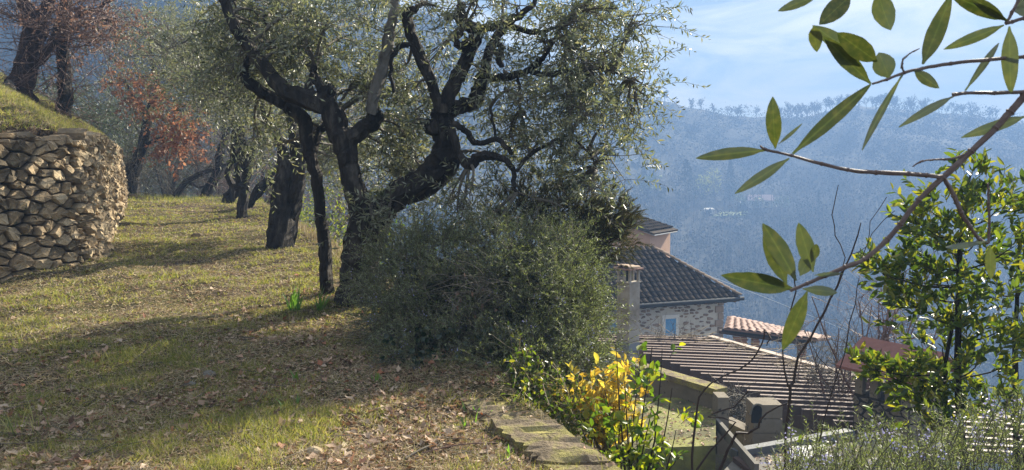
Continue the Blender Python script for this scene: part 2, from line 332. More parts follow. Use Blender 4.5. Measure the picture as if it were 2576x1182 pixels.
# ------------------------------------------------------------------ ground and hills (one continuous surface)
nf, nb = 460, 90
angs = np.concatenate([np.linspace(-R(52), R(52), nf, endpoint=False), np.linspace(R(52), 2*math.pi-R(52), nb, endpoint=False)])
rad = [0.25]
while rad[-1] < 60: rad.append(rad[-1]*1.021)
k60 = len(rad)
while rad[-1] < 545: rad.append(rad[-1]*1.019)
rad = np.array(rad)
def polar(r0, r1):
    rr = rad[r0:r1]; A, RR = np.meshgrid(angs, rr); X = RR*np.sin(A); Y = RR*np.cos(A); Z = Hn(X, Y)
    V = np.stack([X, Y, Z], -1).reshape(-1, 3); n = len(angs); m = len(rr)
    i = np.arange(m-1)[:, None]*n; j = np.arange(n)[None]; j2 = (j+1) % n
    Fq = np.stack([i+j, i+j2, i+n+j2, i+n+j], -1).reshape(-1, 4)[:, ::-1]; return V, Fq
V, Fq = polar(0, k60); g = link('ground', npmesh('ground', V, Fq, M['ground'], True), kind='structure')
V, Fq = polar(k60-1, len(rad)); hl = link('hills', npmesh('hills', V, Fq, M['hill'], True), kind='structure')

# ------------------------------------------------------------------ haze
hb = MB(); ztop = float(Hn(V[:, 0], V[:, 1]).max())+10
hb.box((0, 0, (ztop-62)/2), (566, 0, 0), (0, 566, 0), (0, 0, (ztop+62)/2+5))
mh = bpy.data.materials.new('haze air'); mh.use_nodes = True; nt = mh.node_tree
for n in list(nt.nodes): nt.nodes.remove(n)
o_ = nt.nodes.new('ShaderNodeOutputMaterial'); pv = nt.nodes.new('ShaderNodeVolumePrincipled'); pv.inputs['Color'].default_value = (.235, .385, .66, 1)
pv.inputs['Density'].default_value = .0027; pv.inputs['Anisotropy'].default_value = 0; nt.links.new(pv.outputs[0], o_.inputs['Volume'])
hz = hb.build('haze', mh, kind='stuff')

# ------------------------------------------------------------------ dry stone wall
def clip(poly, p, q):
    """keep the part of poly nearer to p than q"""
    mx_, my_ = (p[0]+q[0])/2, (p[1]+q[1])/2; nx, ny = q[0]-p[0], q[1]-p[1]; res = []
    for i in range(len(poly)):
        a, b = poly[i], poly[(i+1) % len(poly)]; da = (a[0]-mx_)*nx+(a[1]-my_)*ny; db = (b[0]-mx_)*nx+(b[1]-my_)*ny
        if da <= 0: res.append(a)
        if (da < 0 < db) or (db < 0 < da): t = da/(da-db); res.append((a[0]+(b[0]-a[0])*t, a[1]+(b[1]-a[1])*t))
    return res
def cells(pts, asp, rect):
    """voronoi cells of pts in a space squeezed by asp along x"""
    S = [(p[0]/asp, p[1]) for p in pts]; A = np.array(S); outp = []
    x0, y0, x1, y1 = rect
    for i, p in enumerate(S):
        poly = [(x0/asp, y0), (x1/asp, y0), (x1/asp, y1), (x0/asp, y1)]
        dd = np.hypot(A[:, 0]-p[0], A[:, 1]-p[1]); o = np.argsort(dd)[1:22]
        for j in o:
            poly = clip(poly, p, S[j])
            if len(poly) < 3: break
        outp.append([(a*asp, b) for a, b in poly])
    return outp
def dart(rect, size, asp, rd, tries=6000):
    pts = []; x0, y0, x1, y1 = rect; grid = {}
    for _ in range(tries):
        x = rd.uniform(x0, x1); y = rd.uniform(y0, y1); s = size(x, y)*rd.choice((.4, .6, .85, 1.1, 1.6)); k = (int(x/.7), int(y/.7)); ok = True
        for i in (-1, 0, 1):
            for j in (-1, 0, 1):
                for q in grid.get((k[0]+i, k[1]+j), ()):
                    if math.hypot((x-q[0])/asp, y-q[1]) < (s+q[2])/2: ok = False; break
                if not ok: break
            if not ok: break
        if ok: grid.setdefault(k, []).append((x, y, s)); pts.append((x, y))
    return pts
def pebble(poly, rd, gap, depth, bulge, tilt):
    """a stone with rounded outline: list of rings in local (x, y, out)"""
    cx = sum(p[0] for p in poly)/len(poly); cy_ = sum(p[1] for p in poly)/len(poly)
    q = []
    for i in range(len(poly)):
        a, b = poly[i], poly[(i+1) % len(poly)]; l = math.hypot(b[0]-a[0], b[1]-a[1])
        if l < .03: continue
        e = rd.uniform(.03, .15); q += [(a[0]*(1-e)+b[0]*e, a[1]*(1-e)+b[1]*e), (a[0]*e+b[0]*(1-e), a[1]*e+b[1]*(1-e))]
    if len(q) < 5: return None
    tx, ty = rd.uniform(-tilt, tilt), rd.uniform(-tilt, tilt)
    def ring(s, z, nz_):
        o = []
        for x, y in q:
            l = math.hypot(x-cx, y-cy_); k = s*max(l-gap, .01)/max(l, .01)
            x2, y2 = cx+(x-cx)*k, cy_+(y-cy_)*k
            o.append((x2, y2, z+(tx*(x2-cx)+ty*(y2-cy_) if z > -.05 else 0)+rd.uniform(-1, 1)*nz_))
        return o
    off = rd.uniform(-.02, .035)
    return cx, cy_, [ring(.93, -depth, 0), ring(1.0, -.035+off, .016), ring(.86, bulge*.85+off, .022)], bulge*1.05+off+rd.uniform(-.01, .02)
def ring_mesh(rings, c):
    n = len(rings[0]); Vt = [v for r in rings for v in r]+[c]; Fc = []
    for k in range(len(rings)-1):
        for i in range(n): j = (i+1) % n; Fc.append((k*n+i, k*n+j, (k+1)*n+j, (k+1)*n+i))
    k = len(rings)-1
    for i in range(n): Fc.append((k*n+i, k*n+(i+1) % n, (k+1)*n))
    return Vt, Fc
# arc-length parametrised wall line
wy = np.linspace(5.4, 25.5, 500)
from_x = np.interp(wy, WY, WX)
ker = np.exp(-np.linspace(-2, 2, 13)**2); ker /= ker.sum(); from_x = np.convolve(np.pad(from_x, 6, 'edge'), ker, 'valid')
ws = np.concatenate([[0], np.cumsum(np.hypot(np.diff(from_x), np.diff(wy)))])
wall_h = lambda s: float(np.interp(s, [0, 6, 9, 12.3, 14.6, 21], [1.72, 1.74, 1.70, 1.58, 1.45, 1.3]))
def wall_pt(s, h, o):
    x = np.interp(s, ws, from_x); y = np.interp(s, ws, wy); x2 = np.interp(s+.3, ws, from_x); y2 = np.interp(s+.3, ws, wy); x1 = np.interp(s-.3, ws, from_x); y1 = np.interp(s-.3, ws, wy)
    t = Vector((x2-x1, y2-y1, 0)).normalized(); n = Vector((t.y, -t.x, 0))
    base = float(Hn(np.array([x+.5]), np.array([y]), False)[0])-.12
    lean = .07*h
    return Vector((x, y, base+h))-n*(lean-o)-Vector((0, 0, 0)), n
rdw = random.Random(5)
wall = thing('dry_stone_wall', 'curving dry stone retaining wall of tan and grey field stones beside the grass path', 'wall', (-5.6, 10, .4))
SL = ws[-1]
msk = lambda x, y: .165 if x < 6.2 else .15
pts = dart((0, 0, SL, 1.9), msk, 1.3, rdw, 60000)
cl = cells(pts, 1.3, (0, 0, SL, 1.9))
stones = []
for poly in cl:
    if len(poly) < 3: continue
    cxm = sum(p[0] for p in poly)/len(poly); cym = sum(p[1] for p in poly)/len(poly)
    if cym > wall_h(cxm)+.02: continue
    r_ = pebble(poly, rdw, .008, .22, rdw.uniform(.012, .075), .5)
    if not r_: continue
    cx_, cy2, rings, ct = r_
    rings = [[tuple(wall_pt(x, min(y, wall_h(x)+.12), z)[0]) for x, y, z in rg] for rg in rings]; c3 = tuple(wall_pt(cx_, cy2, ct)[0])
    dcam = (Vector(c3)-Vector((0, 0, 1.6))).length
    vis = c3[0]/c3[1] > -.69
    size = (max(p[0] for p in poly)-min(p[0] for p in poly))*(max(p[1] for p in poly)-min(p[1] for p in poly))/dcam**2*(1 if cx_ < 5.5 else .45)
    stones.append((-(size if vis else 0), ring_mesh(rings, c3)))
stones.sort(key=lambda a: a[0])
rest = MB()
for i, (_, (Vt, Fc)) in enumerate(stones):
    if i < 298:
        c = Vector(Vt[-1]); m = MB(); m.v = [tuple(Vector(v)-c) for v in Vt]; m.f = Fc
        o = m.build('stone', M['stone'], wall); o.location = c
    else:
        n = len(rest.v); rest.v += Vt; rest.f += [tuple(a+n for a in f) for f in Fc]
rest.build('small_stones', M['stone'], wall, kind='stuff')
co = MB(); ss = np.linspace(0, SL, 90)
for a, b in zip(ss[:-1], ss[1:]):
    for (h0, h1) in ((-.3, 1.0), (1.0, 2.0)):
        co.quad(wall_pt(a, min(h0, wall_h(a)-.06), -.17)[0], wall_pt(b, min(h0, wall_h(b)-.06), -.17)[0], wall_pt(b, min(h1, wall_h(b)-.06), -.17)[0], wall_pt(a, min(h1, wall_h(a)-.06), -.17)[0])
    co.quad(wall_pt(a, wall_h(a)-.06, -.17)[0], wall_pt(b, wall_h(b)-.06, -.17)[0], wall_pt(b, wall_h(b)-.06, -.6)[0], wall_pt(a, wall_h(a)-.06, -.6)[0])
co.build('earth_core', M['core'], wall)

# ------------------------------------------------------------------ mossy curb at the terrace edge
cb = thing('mossy_curb', 'broken mossy concrete curb along the terrace edge below the rosemary bush', 'curb', (.15, 4.2, .2))
for k, (ya, yb, dz) in enumerate(((3.05, 3.70, 0), (3.73, 4.30, .012), (4.33, 4.92, -.012))):
    m = MB(); n = 19; top = []
    for i in range(n):
        y = ya+(yb-ya)*i/(n-1); xe = float(np.interp(y, EY, EX)); zc = .045*y+.012+dz
        for q, t in enumerate((-.41, -.39, -.27, -.14, -.04, -.02)):
            z = zc+(-.2 if q in (0, 5) else 0)+random.uniform(-.008, .008); m.v.append((xe+t+random.uniform(-.012, .012)+(random.uniform(-.03, .03) if q < 2 else 0), y, z+random.uniform(-.011, .011)))
    for i in range(n-1):
        for q in range(5): a = i*6+q; m.f.append((a, a+1, a+7, a+6))
    m.f.append(tuple(range(6))[::-1]); m.f.append(tuple((n-1)*6+q for q in range(6))); m.build('curb_block', M['curbm'], cb)
sp_ = MB()
for i in range(26):
    y = 3.05+(5.12-3.05)*i/25; xe = float(np.interp(y, EY, EX)); sp_.v += [(xe+.0, y, .045*y-.1), (xe+.06+.04*random.random(), y, -.8)]
for i in range(25): sp_.f.append((2*i, 2*i+1, 2*i+3, 2*i+2))
sp_.build('curb_side', M['curbm'], cb)

# ------------------------------------------------------------------ trees: traced limbs (u, v, depth, radius in pixels)
def limb(mb, pts, d0, sides=9, nz_=.12, sub=3, wob=.012, seed=1):
    q = []; r = []
    for p in pts:
        d = d0+(p[3] if len(p) > 3 else 0); q.append(P(p[0], p[1], d)); r.append(p[2]*d/F)
    mb.tube(q, r, sides, nz_, True, sub, seed, wob); return q, r
def foliage(clusters, tree, name='crown', mat='olive', npl=16, Lf=(.052, .082), Wf=.26, tw=(.22, .5), droop=.35, kind='d', skel=None, twmat='twig', spread=.9, inner=True, up=.15):
    """clusters: (u, v, d, radius_m, twigs) -> one crown of leaves and one part of twigs"""
    S, D, L = [], [], []; br = []
    for (u, v, d, rad_, n) in clusters:
        c = np.array(P(u, v, d)); off = rng.normal(size=(n, 3))*rad_*.5*np.array([1, 1, .8])
        S.append(c+off); dd = nrm(off+rng.normal(size=(n, 3))*rad_*.5+np.array([0, 0, rad_*up])); D.append(dd); L.append(rng.uniform(*tw, n))
        if skel is not None:
            k = np.argmin(np.linalg.norm(skel-c, axis=1)); s0 = skel[k]; mid = (s0+c)/2+rng.normal(size=3)*np.linalg.norm(c-s0)*.14+np.array([0, 0, .08])
            t = np.linspace(0, 1, 7)[:, None]; cv = (1-t)**2*s0+2*t*(1-t)*mid+t*t*c; br.append((cv, np.linspace(.020, .007, 7)))
            for q in rng.choice(n, min(n, 7), replace=False):
                e = S[-1][q]; j = rng.integers(3, 7); mid = (cv[j]+e)/2+rng.normal(size=3)*.07
                br.append(((1-t)**2*cv[j]+2*t*(1-t)*mid+t*t*e, np.linspace(.006, .0025, 7)))
    S = np.concatenate(S); D = np.concatenate(D); L = np.concatenate(L); K = npl
    C = curves(S, D, L, K+1, droop, .25)
    T = nrm(np.gradient(C, axis=1)); n = len(S)
    parts = []
    b = C[:, 1:].reshape(-1, 3); t = T[:, 1:].reshape(-1, 3)
    for side in (0, 1):
        ref = rdir(len(b)); sd_ = nrm(np.cross(t, ref))*(1 if side else -1)
        dd = nrm(t*.6+sd_*spread+np.array([0, 0, -.10])); nn = nrm(np.cross(dd, rdir(len(b))))
        keep = rng.random(len(b)) < .66
        Ls = rng.uniform(*Lf, len(b)); parts.append(leafgeo(b[keep], dd[keep], nn[keep], Ls[keep], Ls[keep]*Wf, kind))
    Vv, Ff = merge(parts); link(name, npmesh(name, Vv, Ff, M[mat]), tree)
    tb = [tubes(C[:, ::max(1, K//4)], np.linspace(.0028, .0012, C[:, ::max(1, K//4)].shape[1])[None].repeat(n, 0))]
    if br:
        tb.append(tubes(np.stack([a for a, _ in br]), np.stack([r for _, r in br]), 5))
    Vv, Ff = merge(tb); link('twigs', npmesh('twigs', Vv, Ff, M[twmat]), tree, kind='stuff')
def skelof(qs):
    a = []
    for q in qs:
        for i in range(len(q)-1):
            for t in np.linspace(0, 1, 4): a.append(np.array(q[i])*(1-t)+np.array(q[i+1])*t)
    return np.array(a)

DM = 7.5
g0 = G(892, 755); DM = g0.y
t1 = thing('olive_tree', 'old gnarled olive tree with forked black trunk behind the rosemary bush', 'tree', tuple(g0), 'olive trees of the orchard')
tr = MB(); Q = []
Q.append(limb(tr, [(896, 772, 58), (899, 740, 50), (903, 690, 44), (910, 640, 44), (920, 590, 48), (930, 548, 50), (925, 520, 30)], DM, 14, .10, 4)[0])
Q.append(limb(tr, [(925, 575, 40), (903, 505, 31), (884, 450, 26), (874, 400, 26), (868, 372, 28), (850, 325, 26), (832, 275, 27), (802, 257, 26), (745, 243, 24), (703, 218, 20), (667, 173, 17), (637, 127, 15), (606, 91, 14), (578, 35, 13), (560, -10, 12), (548, -60, 10)], DM, 12, .12, 3)[0])
Q.append(limb(tr, [(822, 262, 24), (816, 235, 18), (806, 214, 12), (790, 190, 9, .1), (792, 165, 8, .1)], DM, 9)[0])
Q.append(limb(tr, [(800, 258, 20), (832, 232, 15), (838, 222, 14)], DM, 9)[0])
Q.append(limb(tr, [(770, 250, 20), (775, 222, 13), (786, 200, 9), (783, 186, 7)], DM, 8)[0])
Q.append(limb(tr, [(868, 378, 24), (885, 350, 21), (915, 322, 20), (940, 302, 22), (945, 290, 21), (928, 268, 14)], DM, 10)[0])
pal = MB(); Q.append(limb(pal, [(932, 285, 14), (936, 258, 14), (952, 203, 15), (967, 147, 14), (977, 86, 13), (988, 41, 12), (996, -15, 11), (1003, -70, 9)], DM-.15, 9)[0])
Q.append(limb(tr, [(935, 560, 42), (960, 525, 34), (1003, 488, 31), (1064, 454, 29), (1099, 420, 32), (1120, 378, 34), (1118, 330, 27), (1112, 290, 24), (1128, 272, 22)], DM, 14, .14, 4)[0])
Q.append(limb(tr, [(1020, 500, 18, .1), (1080, 475, 22, .1), (1132, 430, 18, .1), (1150, 385, 12, .05)], DM, 9, .16)[0])
Q.append(limb(tr, [(1105, 318, 22), (1084, 316, 22), (1078, 310, 15)], DM-.1, 9, .18, 2)[0])
Q.append(limb(tr, [(1112, 282, 17), (1103, 264, 14), (1089, 224, 13), (1064, 163, 14), (1038, 102, 14), (1024, 55, 15), (1028, 30, 13), (1046, 20, 9)], DM-.1, 9)[0])
Q.append(limb(tr, [(1064, 163, 7), (1035, 116, 7), (1008, 118, 7), (988, 140, 6), (983, 190, 5), (990, 235, 4)], DM-.15, 7)[0])
Q.append(limb(tr, [(1118, 270, 20), (1127, 252, 20), (1147, 203, 19), (1166, 163, 18), (1186, 112, 18), (1198, 80, 19), (1180, 66, 16), (1165, 56, 15), (1160, 30, 13), (1156, 8, 11)], DM, 10)[0])
Q.append(limb(tr, [(1170, 60, 13), (1143, 42, 10), (1126, 48, 9), (1122, 30, 5)], DM, 8)[0])
Q.append(limb(tr, [(1180, 100, 13), (1155, 118, 10), (1148, 100, 9), (1160, 82, 9)], DM-.1, 8)[0])
Q.append(limb(tr, [(1125, 278, 22), (1160, 270, 18), (1193, 258, 19), (1200, 235, 18), (1205, 211, 16), (1220, 170, 14), (1230, 130, 12), (1244, 100, 11), (1274, 61, 11), (1306, 40, 9), (1340, 10, 6), (1360, -30, 5)], DM+.1, 10)[0])
Q.append(limb(tr, [(1196, 66, 15), (1225, 72, 10), (1262, 62, 9), (1300, 68, 7), (1345, 82, 6), (1400, 70, 4)], DM+.2, 8)[0])
Q.append(limb(tr, [(1244, 105, 8), (1262, 120, 8), (1256, 150, 9), (1262, 170, 6)], DM-.1, 7)[0])
Q.append(limb(tr, [(1210, 206, 11), (1232, 197, 10), (1269, 193, 10), (1305, 186, 9), (1335, 176, 9), (1356, 155, 9), (1362, 148, 7), (1392, 100, 4), (1425, 50, 3)], DM+.1, 8)[0])
Q.append(limb(tr, [(1335, 180, 7), (1360, 188, 7), (1400, 184, 6), (1436, 177, 5), (1480, 178, 5), (1515, 172, 3), (1590, 200, 2)], DM+.05, 7)[0])
Q.append(limb(tr, [(1135, 312, 10), (1155, 318, 9), (1172, 332, 8), (1185, 352, 8), (1205, 362, 7), (1248, 353, 7), (1275, 370, 6), (1284, 388, 5)], DM-.25, 8)[0])
Q.append(limb(tr, [(1135, 325, 10), (1152, 376, 9), (1165, 402, 12), (1180, 415, 17), (1192, 405, 14), (1212, 394, 12), (1238, 391, 10), (1274, 407, 8), (1294, 430, 7), (1292, 470, 6), (1300, 483, 4), (1340, 500, 2)], DM-.3, 8)[0])
Q.append(limb(tr, [(1299, 432, 5), (1316, 405, 5), (1345, 383, 5), (1370, 368, 5), (1396, 354, 5), (1435, 350, 4), (1480, 380, 3), (1500, 430, 2)], DM-.2, 6)[0])
Q.append(limb(tr, [(1248, 353, 4), (1240, 315, 4), (1236, 280, 4), (1232, 262, 4)], DM-.2, 6)[0])
Q.append(limb(tr, [(1308, 280, 3), (1308, 230, 4), (1302, 195, 4)], DM, 6)[0])
tr.build('trunk', M['bark'], t1, smooth=False); pal.build('pale_limb', M['bark_pale'], t1, label='smooth grey limb rising from a cut stub')
SK = skelof(Q)
cls = []
rc = random.Random(3)
def scatter(poly_rows, d0, dr, rad_, n, count):
    for _ in range(count):
        u0, v0, u1, v1 = rc.choice(poly_rows); cls.append((rc.uniform(u0, u1), rc.uniform(v0, v1), d0+rc.uniform(-dr, dr), rad_*rc.uniform(.7, 1.3), n))
scatter([(1290, -60, 1560, 60), (1400, 0, 1600, 130), (1380, 100, 1590, 220), (1300, 20, 1500, 160), (1430, 160, 1590, 270)], DM+.35, .7, .32, 12, 39)
scatter([(1590, 10, 1640, 110), (1600, 190, 1660, 250), (1560, 250, 1590, 320)], DM, .3, .12, 8, 5)
scatter([(1300, 240, 1560, 330), (1250, 330, 1540, 440), (1380, 380, 1560, 500), (1200, 420, 1420, 540)], DM, .6, .26, 11, 28)
scatter([(1020, -60, 1300, 20), (1200, 100, 1330, 260), (1230, 290, 1330, 380)], DM, .6, .22, 13, 16)
scatter([(940, 100, 1100, 330), (960, 300, 1090, 440), (700, -50, 1000, 110), (560, 40, 780, 170)], DM+.6, .7, .30, 18, 50)
scatter([(900, 520, 990, 580), (1130, 480, 1220, 560), (1100, 560, 1240, 620)], DM-.35, .15, .14, 12, 9)
foliage(cls, t1, skel=SK, npl=13)

# slender arching olive just behind it
g1 = G(823, 738); D2 = g1.y
t2 = thing('olive_tree', 'slender olive stem arching leftwards beside the forked old olive', 'tree', tuple(g1), 'olive trees of the orchard')
tr = MB(); Q = [limb(tr, [(823, 752, 17), (822, 720, 16), (819, 660, 16), (815, 600, 16), (806, 530, 15), (798, 460, 15), (786, 410, 16), (776, 370, 18), (770, 325, 18), (757, 292, 17), (718, 262, 15), (690, 247, 14), (657, 229, 14), (622, 203, 14), (613, 175, 12), (625, 150, 10), (640, 128, 9, .1), (660, 90, 7, .3), (668, 40, 6, .4)], D2, 11, .12, 3)[0]]
Q.append(limb(tr, [(784, 400, 10), (800, 340, 8, .2), (818, 318, 12, .3), (826, 305, 11, .3)], D2, 8)[0])
tr.build('trunk', M['bark'], t2)
cls = []; scatter([(500, 20, 700, 140), (560, 120, 660, 230), (640, 300, 760, 400), (880, 100, 1000, 250)], D2+.6, .5, .25, 16, 20); foliage(cls, t2, skel=skelof(Q), npl=13)

# split trunk olive
g2 = G(703, 623); D3 = g2.y
t3 = thing('olive_tree', 'thick hollow split olive trunk standing at the grassy terrace edge', 'tree', tuple(g2), 'olive trees of the orchard')
tr = MB(); Q = [limb(tr, [(702, 634, 36), (703, 600, 34), (705, 560, 33), (708, 510, 30), (712, 465, 24), (716, 425, 20), (712, 396, 14), (703, 356, 11), (690, 325, 10), (676, 300, 8), (650, 240, 6)], D3, 12, .12, 3)[0]]
Q.append(limb(tr, [(716, 628, 24, .12), (722, 590, 24, .12), (730, 540, 22, .1), (740, 490, 21), (750, 450, 18), (752, 410, 16), (744, 370, 15), (740, 340, 13), (730, 300, 10), (712, 250, 8), (702, 195, 8), (703, 125, 8), (680, 90, 8), (657, 41, 8), (622, 18, 6), (600, -30, 5)], D3, 10, .12, 3)[0])
Q.append(limb(tr, [(752, 440, 13), (762, 400, 10), (785, 360, 9), (800, 326, 12), (805, 315, 10)], D3, 8)[0])
Q.append(limb(tr, [(690, 610, 14, -.1), (692, 560, 12, -.1), (696, 500, 10, -.05), (702, 440, 9)], D3, 7)[0])
tr.build('trunk', M['bark'], t3)
cls = []; scatter([(560, 150, 780, 330), (420, 60, 640, 230), (700, 60, 900, 260), (850, 200, 960, 400), (780, 340, 880, 440), (700, 0, 980, 120)], D3+1.8, 1.0, .42, 22, 50)
foliage(cls, t3, skel=skelof(Q), npl=13, Lf=(.05, .08), tw=(.3, .6))

# further olives
def far_olive(label, bu, bv, limbs, boxes, n, rad_=.5, tw=(.35, .8), mat='olive', dd=0, seed=1, bark='bark', nt_=22, Lf=(.06, .10)):
    g_ = GB(bu, bv); d = g_.y; limbs = [[(l[0][0], l[0][1]+14, l[0][2]*1.1)]+l for l in limbs]
    t = thing('olive_tree', label, 'tree', tuple(g_), 'olive trees of the orchard'); m = MB(); q = []
    for l in limbs: q.append(limb(m, l, d, 8, .14, 3, .02, seed)[0])
    m.build('trunk', M[bark], t)
    global cls
    cls = []; scatter(boxes, d+dd, 1.6, rad_, nt_, n); foliage(cls, t, skel=skelof(q), npl=10, Lf=Lf, tw=tw, mat=mat, Wf=.24)
far_olive('small twisted many-stemmed olive whose trunk base stands out on the grass path', 609, 549,
          [[(608, 556, 13), (609, 530, 12), (611, 490, 14), (613, 470, 13), (590, 472, 8), (574, 440, 8), (578, 415, 8), (588, 395, 9), (590, 360, 8), (587, 324, 7), (578, 290, 5)],
           [(612, 480, 12), (620, 447, 11), (609, 418, 10), (620, 389, 10), (604, 350, 9), (598, 309, 7), (576, 284, 6), (560, 250, 4)],
           [(616, 470, 8), (627, 418, 9), (638, 371, 9), (655, 340, 8), (681, 334, 5)], [(598, 480, 7), (598, 440, 6), (601, 400, 6), (614, 350, 5)]],
          [(480, 90, 700, 230), (560, 190, 700, 250), (330, 0, 560, 160)], 38, .48)
far_olive('leaning two-stemmed olive behind the small twisted olive', 627, 523,
          [[(626, 528, 9), (640, 490, 9), (660, 460, 8), (680, 440, 8), (694, 425, 6), (715, 390, 5)], [(636, 505, 6), (665, 475, 6), (692, 452, 5), (720, 430, 4)]],
          [(720, 300, 880, 400), (790, 400, 900, 500)], 8, .36)
far_olive('dark double-trunked olive just before the crest of the path', 578, 511,
          [[(580, 515, 12), (585, 485, 10), (592, 450, 9), (600, 400, 8), (612, 340, 6), (600, 280, 5)], [(566, 500, 9), (584, 476, 8), (600, 440, 6)]],
          [(480, 140, 640, 280), (330, 60, 520, 200)], 26, .7)
far_olive('tall leaning olive on the crest with bark lit on its sunny side', 517, 488,
          [[(515, 492, 14), (528, 465, 12), (545, 432, 11), (554, 380, 10), (568, 342, 9), (563, 300, 8), (556, 240, 6), (520, 170, 5)], [(560, 360, 5), (580, 320, 4), (600, 250, 3)]],
          [(330, 0, 560, 230), (400, 150, 600, 300), (280, 20, 420, 160)], 48, .9, (.5, 1.0))

# leafless leaning tree and brown-leaved oak on the crest
def tree_from(name, label, bu, bv, limbs, mat='bark_far', bark_name='trunk', cat='tree', group=None, d=None, sides=8):
    g_ = GB(bu, bv) if d is None else P(bu, bv, d); d = g_.y; limbs = [[(limbs[0][0][0], limbs[0][0][1]+14, limbs[0][0][2]*1.1)]+limbs[0]]+limbs[1:]
    t = thing(name, label, cat, tuple(g_), group); m = MB(); q = []
    for l in limbs: q.append(limb(m, l, d, sides, .12, 3, .02, 4)[0])
    m.build(bark_name, M[mat], t); return t, d, skelof(q)
t, d, sk = tree_from('bare_tree', 'thin bare tree leaning low across the gap beyond the crest', 446, 486, [[(442, 492, 7), (471, 455, 7), (518, 432, 6), (560, 420, 4), (610, 380, 3)], [(471, 455, 5), (500, 470, 3), (540, 465, 2)]])
def spray(t, sk, n, L, droop=0, mat='twig', r=.006, name='twigs', k=7, sec=5, seed=0, up=.3):
    i = rng.integers(0, len(sk), n); S = sk[i]; D = nrm(rdir(n)+np.array([0, 0, up])); C = curves(S, D, rng.uniform(*L, n), k, droop, .4)
    C = C+rng.normal(size=C.shape)*.012*np.linspace(0, 1, k)[None, :, None]
    tb = [tubes(C, np.linspace(r, r*.35, k)[None].repeat(n, 0), 4)]
    j = rng.integers(1, k, (n, sec)); S2 = C[np.arange(n)[:, None], j].reshape(-1, 3); D2_ = nrm(rdir(len(S2))+np.repeat(D, sec, 0)*.8); C2 = curves(S2, D2_, rng.uniform(L[0]*.3, L[1]*.5, len(S2)), 5, droop, .4)
    tb.append(tubes(C2, np.linspace(r*.5, r*.2, 5)[None].repeat(len(S2), 0), 3))
    j = rng.integers(1, 5, len(C2)*2); S3 = np.repeat(C2, 2, 0)[np.arange(len(j)), j]; D3_ = nrm(rdir(len(S3))+np.repeat(D2_, 2, 0)*.8); C3 = curves(S3, D3_, rng.uniform(L[0]*.15, L[1]*.3, len(S3)), 4, droop, .4)
    tb.append(tubes(C3, np.linspace(r*.25, r*.12, 4)[None].repeat(len(S3), 0), 3))
    Vv, Ff = merge(tb); link(name, npmesh(name, Vv, Ff, M[mat]), t, 'stuff'); return np.concatenate([C2.reshape(-1, 3), C3.reshape(-1, 3)])
spray(t, sk, 60, (.8, 2.0), 0, 'twig', .012)
t, d, sk = tree_from('oak_tree', 'leaning oak at the end of the wall holding clusters of rust brown leaves', 334, 470,
    [[(331, 478, 18), (336, 445, 14), (344, 410, 14), (356, 374, 13), (369, 316, 12), (380, 269, 10), (395, 220, 8), (380, 150, 6)], [(358, 372, 6), (400, 350, 5), (450, 340, 4), (500, 330, 3)], [(380, 270, 6), (420, 240, 5), (450, 260, 4)], [(372, 300, 6), (340, 250, 5), (310, 200, 4)], [(334, 460, 7), (320, 430, 8), (328, 410, 7)]], 'bark')
ends = spray(t, sk, 150, (.7, 1.6), .1, 'twig', .010)
cls = []; scatter([(290, 170, 420, 250), (280, 230, 400, 280), (330, 190, 400, 300)], d-1.5, .8, .36, 12, 12); scatter([(405, 285, 500, 320), (420, 320, 480, 395)], d-1.5, .8, .38, 14, 14)
foliage(cls, t, 'brown_leaves', 'rust', 6, (.09, .15), .6, (.2, .45), .3, 'r', None)
# thickets beyond the crest: bare greyish-purple scrub
for k, (u, v, dd, lab) in enumerate(((420, 490, 30, 'bare grey scrub tree behind the leaning bare tree'), (545, 480, 33, 'bare purple-grey scrub tree behind the crest olives'), (650, 520, 26, 'bare scrub tree behind the leaning two-stemmed olive'), (790, 560, 24, 'bare scrub tree filling the gap behind the split trunk'), (350, 470, 34, 'bare scrub tree behind the oak on the crest'))):
    p0 = P(u, v, dd); p0.z = H(p0.x, p0.y)
    t = thing('bare_scrub_tree', lab, 'tree', tuple(p0), 'bare scrub trees beyond the crest'); m = MB(); qs = []
    for i in range(7):
        a = random.uniform(0, 6.3); hgt = random.uniform(3, 5.5)
        q = [p0, p0+Vector((math.cos(a)*.4, math.sin(a)*.4, hgt*.35)), p0+Vector((math.cos(a)*1.2, math.sin(a)*1.2, hgt*.7)), p0+Vector((math.cos(a)*2.2, math.sin(a)*2.2, hgt))]
        m.tube(q, [.07, .05, .035, .015], 6, .1, True, 3, i, .04); qs.append(q)
    m.build('stems', M['bark_far'], t); spray(t, skelof(qs), 170, (.9, 2.4), 0, 'twig_red' if k % 2 else 'twig', .012, up=.5)
